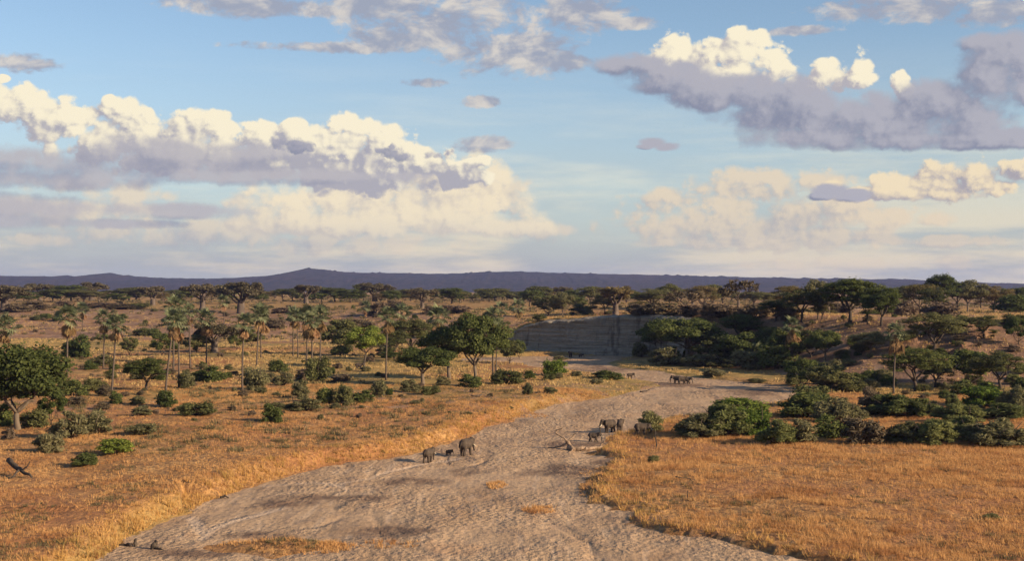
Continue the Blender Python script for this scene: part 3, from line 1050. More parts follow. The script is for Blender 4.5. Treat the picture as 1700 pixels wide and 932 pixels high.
def bare(seed, bark, twig, n):
    """a dead or leafless tree: crooked limbs and fine twigs"""
    r = random.Random(seed)
    g = np.random.default_rng(seed)
    w = Wood()
    w.tube([(0, 0, -0.05), (0.01, 0, 0.15), (-0.01, 0, 0.38)], [0.05, 0.036, 0.028], 7)
    clumps = []

    def grow(p, d, L, rad, lev):
        e = p + d * L
        w.limb(p, e, rad, rad * 0.55, 0.12, 4, 5 if lev < 2 else 3, r)
        if lev == 3 or rad < 0.003:
            clumps.append((e, (0.05, 0.05, 0.045)))
            return
        for _ in range(3 if lev < 2 else 2):
            nd = (d + Vector((r.uniform(-1, 1), r.uniform(-1, 1), r.uniform(-0.35, 0.75))) * 0.85).normalized()
            grow(e, nd, L * r.uniform(0.6, 0.85), rad * 0.52, lev + 1)
    for k in range(4):
        a = 2 * math.pi * k / 4 + r.uniform(-0.5, 0.5)
        grow(Vector((-0.01, 0, 0.30 + 0.03 * k)), Vector((math.cos(a) * 0.9, math.sin(a) * 0.9, r.uniform(0.3, 1.0))).normalized(), 0.22, 0.020, 0)
    return [('trunk', w.mesh('bare_trunk', bark)), ('crown', crown_mesh('bare_crown', g, clumps, n, 0.03, twig, aspect=5.0, jitter=1.5, shell=0.7))]


def shrub(seed, leaf, bark, n, size=0.09, cl=9, feather=False, tall=0.9):
    r = random.Random(seed)
    g = np.random.default_rng(seed)
    w = Wood()
    clumps = []
    for i in range(cl):
        a = i * 2.399 + r.uniform(-0.4, 0.4)
        q = math.sqrt((i + 0.4) / cl) * 0.36
        top = 0.78 * math.sqrt(max(0.05, 1 - (q / 0.47) ** 2)) * r.uniform(0.62, 1.15)
        rr = r.uniform(0.10, 0.22) if tall < 1 else r.uniform(0.08, 0.15)
        p = Vector((q * math.cos(a), q * math.sin(a), max(0.17, top - 0.1)))
        clumps.append((p, (rr, rr, rr * tall)))
        if top > 0.5: clumps.append((p - Vector((0, 0, 0.30)), (rr * 1.05, rr * 1.05, rr)))
    for i in range(12 if feather else 7):
        a = i * 2.399
        q = r.uniform(0.1, 0.38)
        w.limb((math.cos(a) * 0.04, math.sin(a) * 0.04, -0.05), (q * math.cos(a), q * math.sin(a), r.uniform(0.45, 0.85)), 0.02, 0.004, 0.1, 4, 4, r)
    kw = dict(aspect=3.4, jitter=1.1, up=0.3, shell=0.55) if feather else dict(aspect=2.0, jitter=0.85, up=0.3, shell=0.55)
    return [('stem', w.mesh('shrub_stem', bark)), ('foliage', crown_mesh('shrub_foliage', g, clumps, n, size, leaf, **kw))]


# ================================================================== the kinds of plant, several shapes of each
KINDS = {
    'umbrella': [umbrella(11, L_ACAC, B_DARK, 9600, 0.0220), umbrella(12, L_ACAC, B_DARK, 8960, 0.0220, 0.05, forks=5, tiers=2), umbrella(13, L_DARK, B_DARK, 8960, 0.0220, -0.04), umbrella(14, L_ACAC, B_DARK, 8320, 0.0220, 0.08, tiers=2)],
    'dark_umbrella': [umbrella(21, L_DARK, B_DARK, 14720, 0.0220, tiers=2, deep=1), umbrella(22, L_DARK, B_DARK, 14720, 0.0220, 0.04, forks=5, deep=1)],
    'brown_umbrella': [umbrella(31, L_BROWN, B_PALE, 7040, 0.0220), umbrella(32, L_BROWN, B_PALE, 7040, 0.0220, 0.06, tiers=2)],
    'far_umbrella': [umbrella(41, L_ACAC, B_DARK, 5760, 0.0334, deep=1), umbrella(42, L_DARK, B_DARK, 5760, 0.0334, tiers=2, deep=1), umbrella(43, L_ACAC, B_DARK, 5440, 0.0334, 0.05, deep=0.9)],
    'leafy': [broadleaf(51, L_DARK, B_PALE, 13440, 0.0236), broadleaf(52, L_DARK, B_PALE, 12800, 0.0236, 0.03, 0.34)],
    'big_leafy': [broadleaf(55, L_DEEP, B_PALE, 13000, 0.024, 0.02, 0.20, 0.030, 26), broadleaf(58, L_DARK, B_PALE, 16000, 0.022, 0.02, 0.24, 0.026, 24)],
    'lime_leafy': [broadleaf(61, L_LIME, B_DARK, 8320, 0.0258, 0.05, 0.34, 0.022, 13)],
    'olive_leafy': [broadleaf(63, L_GREY, B_PALE, 8320, 0.0258, 0.0, 0.30, 0.024, 15)],
    'bushy_leafy': [broadleaf(65, L_DARK, B_DARK, 7040, 0.0312, 0.0, 0.10, 0.024, 13), broadleaf(66, L_ACAC, B_DARK, 7040, 0.0312, 0.0, 0.10, 0.024, 13)],
    'baobab': [baobab(71, L_BAO, B_BAO, 8960, 0.0236, 0.07), baobab(72, L_BAO, B_BAO, 8960, 0.0236, 0.08), baobab(73, L_BAO, B_BAO, 8320, 0.0236, 0.06)],
    'leafing_baobab': [baobab(75, L_BROWN, B_BAO, 10240, 0.0236, 0.065)],
    'bare': [bare(81, B_BAO, L_TWIG, 700), bare(82, B_PALE, L_TWIG, 800)],
    'green_shrub': [shrub(91, L_DARK, B_DARK, 3840, 0.0471), shrub(92, L_DARK, B_DARK, 3840, 0.0441, 12), shrub(93, L_ACAC, B_DARK, 3840, 0.0441, 10)],
    'thicket_shrub': [shrub(95, L_GREY, B_DARK, 12000, 0.026, 16, True, 1.5), shrub(96, L_OLIVE, B_DARK, 12000, 0.026, 18, True, 1.5), shrub(97, L_OLIVE, B_DARK, 11000, 0.026, 17, True, 1.5)],
    'lime_shrub': [shrub(101, L_LIME, B_DARK, 4800, 0.0388, 11), shrub(102, L_LIME, B_DARK, 4800, 0.0388, 12)],
    'feather_shrub': [shrub(121, L_LIME2, B_DARK, 2400, 0.0380, 8, True)],
    'grey_shrub': [shrub(105, L_GREY, B_DARK, 3520, 0.0388, 10, True), shrub(106, L_GREY, B_DARK, 3520, 0.0388, 9, True), shrub(107, L_GREY, B_PALE, 3200, 0.0388, 11, True)],
    'dry_shrub': [shrub(111, L_TWIG, B_DARK, 2880, 0.0388, 9, True), shrub(112, L_TWIG, B_DARK, 3200, 0.0388, 10, True)],
}
NAME = {'umbrella': 'acacia_tree', 'dark_umbrella': 'acacia_tree', 'brown_umbrella': 'acacia_tree', 'far_umbrella': 'acacia_tree', 'leafy': 'leafy_tree', 'big_leafy': 'leafy_tree', 'lime_leafy': 'leafy_tree',
        'olive_leafy': 'leafy_tree', 'bushy_leafy': 'leafy_tree', 'baobab': 'baobab_tree', 'leafing_baobab': 'baobab_tree', 'bare': 'bare_tree', 'green_shrub': 'shrub', 'thicket_shrub': 'shrub', 'lime_shrub': 'shrub',
        'grey_shrub': 'shrub', 'feather_shrub': 'shrub', 'dry_shrub': 'dry_shrub'}
PLANT_GROUP = {'acacia_tree': 'flat-topped acacias of the plain', 'leafy_tree': 'broad-leaved trees of the plain', 'baobab_tree': 'baobabs of the plain', 'bare_tree': 'leafless trees of the plain', 'shrub': 'green shrubs of the plain', 'dry_shrub': 'dry brown shrubs of the plain'}
COUNT = {}


def put_plant(kind, x, y, z, w, h, label, group=None, turn=None, sink=0.02):
    k = COUNT.get(kind, 0)
    COUNT[kind] = k + 1
    parts = KINDS[kind][k % len(KINDS[kind])]
    nm = NAME[kind]
    root = link(bpy.data.objects.new(nm, None))
    root.empty_display_size = 0.3
    root.location = (x, y, z - sink * h)
    shrubby = 'shrub' in nm
    w, h = (w * 1.22, h * 1.12) if shrubby else (w * 1.16, h)
    root.scale = (w, w, h)
    root.rotation_euler = (0, 0, random.uniform(0, 6.28) if turn is None else turn)
    tag(root, label, 'shrub' if 'shrub' in nm else 'tree', group or PLANT_GROUP[nm])
    for pn, me in parts:
        link(bpy.data.objects.new(pn, me), root)
    return root


# ================================================================== palms
def frond_mesh(name, mat, r, dead=False):
    """a fan leaf: stalk and a pleated fan of blades; stalk starts at the origin and runs along +X"""
    V, Fc = [], []
    ln = 0.55
    for s in (-1, 1):
        V += [(0, s * 0.02, 0), (ln, s * 0.014, 0.03)]
    Fc += [(0, 1, 3, 2)]
    nb = 11
    for i in range(nb):
        a = (i / (nb - 1) - 0.5) * (1.3 if dead else 3.9)
        L = (0.62 - 0.06 * abs(a)) * r.uniform(0.85, 1.1)
        da = 0.17 if dead else 0.20
        b = len(V)
        dz = -0.16 * L if not dead else -0.1 * L
        V += [(ln, 0, 0.03), (ln + L * 0.55 * math.cos(a - da), L * 0.55 * math.sin(a - da), 0.06), (ln + L * math.cos(a), L * math.sin(a), dz), (ln + L * 0.55 * math.cos(a + da), L * 0.55 * math.sin(a + da), 0.02)]
        Fc += [(b, b + 1, b + 2, b + 3)]
    me = bpy.data.meshes.new(name)
    me.from_pydata(V, [], Fc)
    me.materials.append(mat)
    me.update()
    return me


_r = random.Random(5)
FRONDS = [frond_mesh('palm_frond', L_PALM, _r) for _ in range(3)]
DEADF = [frond_mesh('dead_palm_frond', L_DEAD, _r, True) for _ in range(2)]


def palm_trunk(seed, lean, h, r0):
    r = random.Random(seed)
    w = Wood()
    n = 9
    ph = r.uniform(0, 6)
    pts = [(lean * (i / (n - 1)) ** 1.4 + 0.010 * h * math.sin(ph + 3 * i / n), 0.008 * h * math.cos(ph + 2 * i / n), -0.4 + (h + 0.4) * i / (n - 1)) for i in range(n)]
    w.tube(pts, [r0 * (1.5 if i == 0 else 1.08 - 0.36 * i / n) for i in range(n)], 8)
    return w.mesh('palm_trunk', B_PALM), Vector(pts[-1])


def make_palm(x, y, z, h, cw, lean, label, seed, skirt=1.0, nf=20, group='tall fan palms of the grass flat'):
    """h: height to the top of the crown, cw: crown width, lean: sideways shift of the crown"""
    r = random.Random(seed)
    root = link(bpy.data.objects.new('palm_tree', None))
    root.location = (x, y, z)
    root.empty_display_size = 0.3
    tag(root, label, 'palm', group)
    L = cw * 0.5
    th = h - L * 0.62
    me, top = palm_trunk(seed, lean, th, 0.010 * h + 0.05)
    link(bpy.data.objects.new('trunk', me), root)

    def frond(meshes, name, el, az, s):
        f = link(bpy.data.objects.new(name, meshes[r.randrange(len(meshes))]), root)
        f.location = top + Vector((0, 0, r.uniform(-0.25, 0.1) * L * 0.4))
        f.rotation_euler = (r.uniform(-0.5, 0.5), -el, az)
        f.scale = (s, s, s)
    for i in range(nf):
        az = i * 2.399 + r.uniform(-0.3, 0.3)
        el = 1.35 - 2.15 * (i / nf) + r.uniform(-0.15, 0.15)
        frond(FRONDS, 'frond', el, az, L * r.uniform(0.80, 1.0))
    for i in range(int(11 * skirt)):
        az = i * 2.399 + r.uniform(-0.5, 0.5)
        frond(DEADF, 'dead_frond', -r.uniform(1.1, 1.5), az, L * r.uniform(0.85, 1.25) * (1.25 if skirt > 1.1 else 1))
    return root

# ================================================================== what grows where: kind, photo column, foot row, top row, width, label
TREES = [
    # --- left foreground and the grass flat
    ('big_leafy', 30, 714, 562, 150, 'largest leafy tree at the left edge with thick forked trunk and dark rounded crown'),
    ('bushy_leafy', 86, 705, 640, 42, 'narrow dark bushy tree beside the thick trunk at the left edge'),
    ('dark_umbrella', 243, 648, 591, 74, 'low dark flat-topped acacia standing alone behind two leaning palms'),
    ('leafy', 702, 640, 572, 86, 'round green tree with leaning forked trunk in front of the darker grove'),
    ('big_leafy', 790, 634, 515, 100, 'tallest dark leafy tree of the grove by the river with pale trunk'),
    ('leafy', 746, 630, 540, 84, 'dark leafy tree with stout trunk between the round tree and the tallest grove tree'),
    ('lime_leafy', 604, 610, 540, 66, 'bright yellow-green tree with thin leaning trunk right of a dark round tree'),
    ('bushy_leafy', 566, 590, 524, 68, 'dark round tree just left of the bright yellow-green tree'),
    ('umbrella', 682, 592, 526, 82, 'feathery green acacia behind the round green tree'),
    ('umbrella', 655, 596, 545, 60, 'low feathery acacia behind the lone palm, left of the green grove'),
    ('baobab', 356, 586, 536, 66, 'brown leafless tree with low arching limbs behind the palm row'),
    ('bushy_leafy', 269, 592, 552, 38, 'dark bushy tree half hidden by the leaning palm cluster'),
    ('bushy_leafy', 327, 586, 552, 46, 'green bushy tree between slim palm trunks on the left flat'),
    ('green_shrub', 130, 594, 555, 46, 'big dark bush at the foot of the leftmost tall palm'),
    ('bushy_leafy', 170, 569, 554, 26, 'small dark dome-shaped bush-tree behind the twin palms'),
    ('bushy_leafy', 215, 590, 557, 26, 'small dark tree on a short trunk right of the twin palms'),
    ('bushy_leafy', 393, 583, 549, 26, 'black-green small tree left of the palm with orange dead leaves'),
    ('bushy_leafy', 417, 578, 543, 36, 'green small tree behind the palm with orange dead leaves'),
    ('lime_shrub', 921, 624, 588, 38, 'large rounded bright lime bush alone on the grass tongue before the cliff'),
    ('bushy_leafy', 862, 596, 562, 22, 'small dark tree at the left foot of the grey cliff'),
    ('bushy_leafy', 846, 604, 560, 40, 'green bushy tree right of the tallest grove tree'),
    # --- right: the plateau edge
    ('dark_umbrella', 1411, 537, 459, 108, 'broad dark umbrella acacia, the largest on the right skyline'),
    ('dark_umbrella', 1463, 541, 473, 66, 'dark acacia with two slanting trunks right of the largest umbrella acacia'),
    ('umbrella', 1440, 539, 478, 46, 'leaning slender acacia squeezed between the two darkest acacias'),
    ('brown_umbrella', 1528, 522, 468, 70, 'ragged dark acacia with a pale bare patch on its trunk'),
    ('dark_umbrella', 1564, 520, 452, 56, 'tallest slender acacia whose flat top stands against the sky'),
    ('umbrella', 1556, 522, 474, 60, 'green acacia below the tallest slender acacia'),
    ('olive_leafy', 1606, 519, 464, 62, 'rounded olive tree right of the tallest slender acacia'),
    ('brown_umbrella', 1650, 518, 471, 64, 'brownish leaning acacia at the right skyline'),
    ('green_shrub', 1682, 520, 487, 62, 'wide dark dome of foliage at the right edge of the skyline'),
    ('umbrella', 1550, 588, 516, 104, 'wide layered acacia with forked black trunk on the right slope'),
    ('umbrella', 1634, 562, 521, 62, 'neat umbrella acacia on bare ground on the right slope'),
    ('bushy_leafy', 1690, 572, 524, 40, 'dark round tree at the right edge of the slope'),
    ('bushy_leafy', 1586, 556, 519, 48, 'dark rounded tree behind the wide layered acacia'),
    ('green_shrub', 1690, 540, 518, 44, 'low green tree above the dark round tree at the right edge'),
    ('umbrella', 1520, 650, 573, 108, 'spreading acacia with slender trunk right of the lone palm with a tan skirt'),
    ('umbrella', 1552, 644, 590, 62, 'smaller drooping acacia tucked under the spreading acacia'),
    ('bushy_leafy', 1612, 640, 576, 82, 'bright-topped round green tree left of the open acacia on the right'),
    ('umbrella', 1660, 648, 580, 88, 'open acacia with thin brown trunk near the right edge'),
    ('umbrella', 1332, 535, 474, 80, 'light olive acacia with pale bent trunk on the plateau edge'),
    ('olive_leafy', 1358, 530, 463, 52, 'tall olive tree just left of the largest umbrella acacia'),
    ('brown_umbrella', 1308, 522, 471, 56, 'brownish flat acacia left of the light olive acacia'),
    ('umbrella', 1288, 534, 496, 60, 'low flat dark acacia in front of the brownish flat one'),
    ('brown_umbrella', 1365, 530, 492, 44, 'sparse brown acacia under the tall olive tree'),
    ('bare', 1226, 520, 459, 62, 'tall leafless tree with long crooked branches left of the right-hand acacias'),
    ('bare', 1136, 522, 476, 56, 'pinkish leafless tree on the plateau above the dark thicket'),
    ('brown_umbrella', 1166, 518, 471, 64, 'brownish acacia left of the tall leafless tree'),
    ('far_umbrella', 1182, 514, 469, 40, 'small flat green crown rising behind the brownish acacia'),
    ('umbrella', 1080, 514, 477, 80, 'wide flat umbrella acacia right of the cliff-top baobab'),
    ('umbrella', 1112, 512, 469, 44, 'tall acacia behind the wide flat umbrella acacia'),
    ('leafing_baobab', 1022, 523, 474, 62, 'stout-trunked baobab with brown-green crown on the cliff top'),
    ('umbrella', 1004, 522, 488, 52, 'low flat acacia in front of the cliff-top baobab'),
    ('olive_leafy', 934, 526, 484, 36, 'pale olive tree with whitish trunk at the left end of the cliff top'),
    ('bushy_leafy', 910, 524, 487, 48, 'dark bushy tree left of the pale olive tree on the cliff top'),
    ('green_shrub', 966, 523, 504, 40, 'dark low bush on the cliff edge between two cliff-top trees'),
    ('bushy_leafy', 962, 514, 492, 28, 'small green tree behind the low bush of the cliff edge'),
    ('bushy_leafy', 895, 536, 520, 24, 'dark tuft of bush hanging over the left end of the cliff'),
    ('brown_umbrella', 1062, 520, 498, 36, 'small brownish acacia right of the cliff-top baobab'),
    ('far_umbrella', 879, 509, 479, 40, 'round-topped acacia with clear trunk on the plain left of the cliff'),
    ('far_umbrella', 896, 502, 473, 42, 'flat acacia just behind the round-topped one left of the cliff'),
    ('far_umbrella', 980, 507, 473, 44, 'flat acacia behind the cliff top, left of the baobab'),
    ('far_umbrella', 955, 505, 479, 36, 'dim acacia in the gap above the middle of the cliff'),
    # --- dark wooded slope right of the cliff
    ('leafy', 1140, 602, 524, 112, 'big dark shaded tree with short pale trunk right of the cliff'),
    ('bushy_leafy', 1100, 590, 528, 74, 'dark shaded tree covering the right end of the cliff'),
    ('umbrella', 1226, 570, 519, 70, 'flat green acacia above the dark thicket on the right bank'),
    ('bushy_leafy', 1195, 606, 552, 80, 'dark shaded bush-tree in the middle of the right bank thicket'),
    ('bushy_leafy', 1232, 606, 548, 74, 'dark shaded tree left of the pale young palm in the thicket'),
    ('bushy_leafy', 1278, 585, 538, 56, 'rounded dark tree above the pale young palm'),
    ('bushy_leafy', 1304, 606, 544, 66, 'dark tree behind the palm with the hanging tan skirt in the thicket'),
    ('bushy_leafy', 1346, 594, 543, 54, 'rounded tree right of the thicket palm'),
    ('leafy', 1369, 604, 548, 58, 'round dark green tree on bare earth right of the thicket palm'),
    ('bushy_leafy', 1334, 645, 592, 62, 'rounded bushy tree at the river bend below the thicket palm'),
    ('bushy_leafy', 1376, 650, 602, 66, 'dark bushy tree right of the one at the river bend'),
    ('olive_leafy', 1446, 590, 550, 60, 'grey-green tree on shaded earth left of the tan-skirted palm'),
    # --- baobabs in the far belt
    ('baobab', 8, 516, 469, 76, 'brown baobab cut by the left edge of the far belt'),
    ('baobab', 66, 500, 469, 48, 'bare round baobab behind dark trees at the far left'),
    ('baobab', 152, 500, 468, 50, 'bare spreading baobab left of the ridge knoll'),
    ('baobab', 254, 507, 472, 42, 'pinkish baobab with clear trunk right of the ridge knoll'),
    ('baobab', 336, 514, 469, 64, 'broad baobab with dark fork in the far belt'),
    ('baobab', 400, 521, 467, 74, 'largest far baobab with split pale trunk'),
    ('baobab', 508, 504, 470, 40, 'lone baobab with thick upright trunk below the ridge summit'),
    ('baobab', 701, 512, 476, 46, 'rounded baobab with leaning trunk in the middle of the far belt'),
    ('baobab', 622, 501, 469, 50, 'hazy brown baobab among dark far acacias'),
    ('baobab', 934, 500, 474, 30, 'small hazy baobab behind the pale olive tree'),
    ('baobab', 1150, 508, 482, 34, 'small brown baobab behind the pinkish leafless tree'),
    ('baobab', 1375, 520, 488, 40, 'small baobab with short thick trunk between the skyline acacias'),
]
FAR = [(40, 500, 479, 34), (88, 502, 478, 44), (118, 501, 471, 62), (140, 502, 480, 56), (178, 499, 481, 40), (214, 500, 478, 50), (226, 500, 475, 60), (292, 499, 480, 44), (318, 501, 478, 36), (376, 505, 470, 46), (440, 497, 483, 40),
       (470, 500, 478, 36), (486, 501, 477, 40), (534, 501, 475, 44), (556, 501, 476, 46), (582, 503, 478, 52), (604, 501, 469, 48), (640, 499, 480, 40), (662, 498, 480, 44), (682, 500, 478, 42), (750, 505, 476, 54), (770, 500, 482, 30),
       (800, 499, 478, 36), (822, 500, 477, 62), (842, 499, 482, 34), (868, 500, 482, 30), (915, 499, 477, 34), (1040, 502, 479, 40), (1130, 502, 478, 40), (1200, 504, 480, 40), (1252, 508, 482, 46), (1270, 510, 484, 44), (1020, 499, 478, 36),
       (1490, 512, 474, 40), (1510, 513, 470, 44), (1590, 512, 474, 48), (1628, 512, 478, 40), (1670, 512, 476, 46), (1698, 512, 474, 40)]
BROWNS = [(28, 518, 500, 46), (60, 514, 500, 44), (106, 508, 498, 30), (150, 512, 502, 40), (186, 512, 500, 52), (200, 514, 504, 40), (626, 524, 496, 42), (655, 512, 498, 34), (756, 520, 503, 60), (720, 522, 506, 40),
          (470, 520, 510, 30), (455, 545, 528, 40), (590, 548, 524, 60), (1095, 524, 498, 60), (1150, 524, 500, 60), (1196, 526, 498, 70), (1250, 528, 504, 60), (1310, 528, 505, 50), (1060, 524, 504, 40), (1395, 520, 498, 50), (1480, 522, 494, 40), (1500, 526, 498, 46), (1560, 524, 500, 60)]
GREENLOW = [(220, 512, 502, 60), (200, 530, 521, 24), (75, 530, 520, 24), (96, 533, 523, 20), (58, 532, 523, 18), (235, 558, 542, 30), (255, 560, 545, 26)]

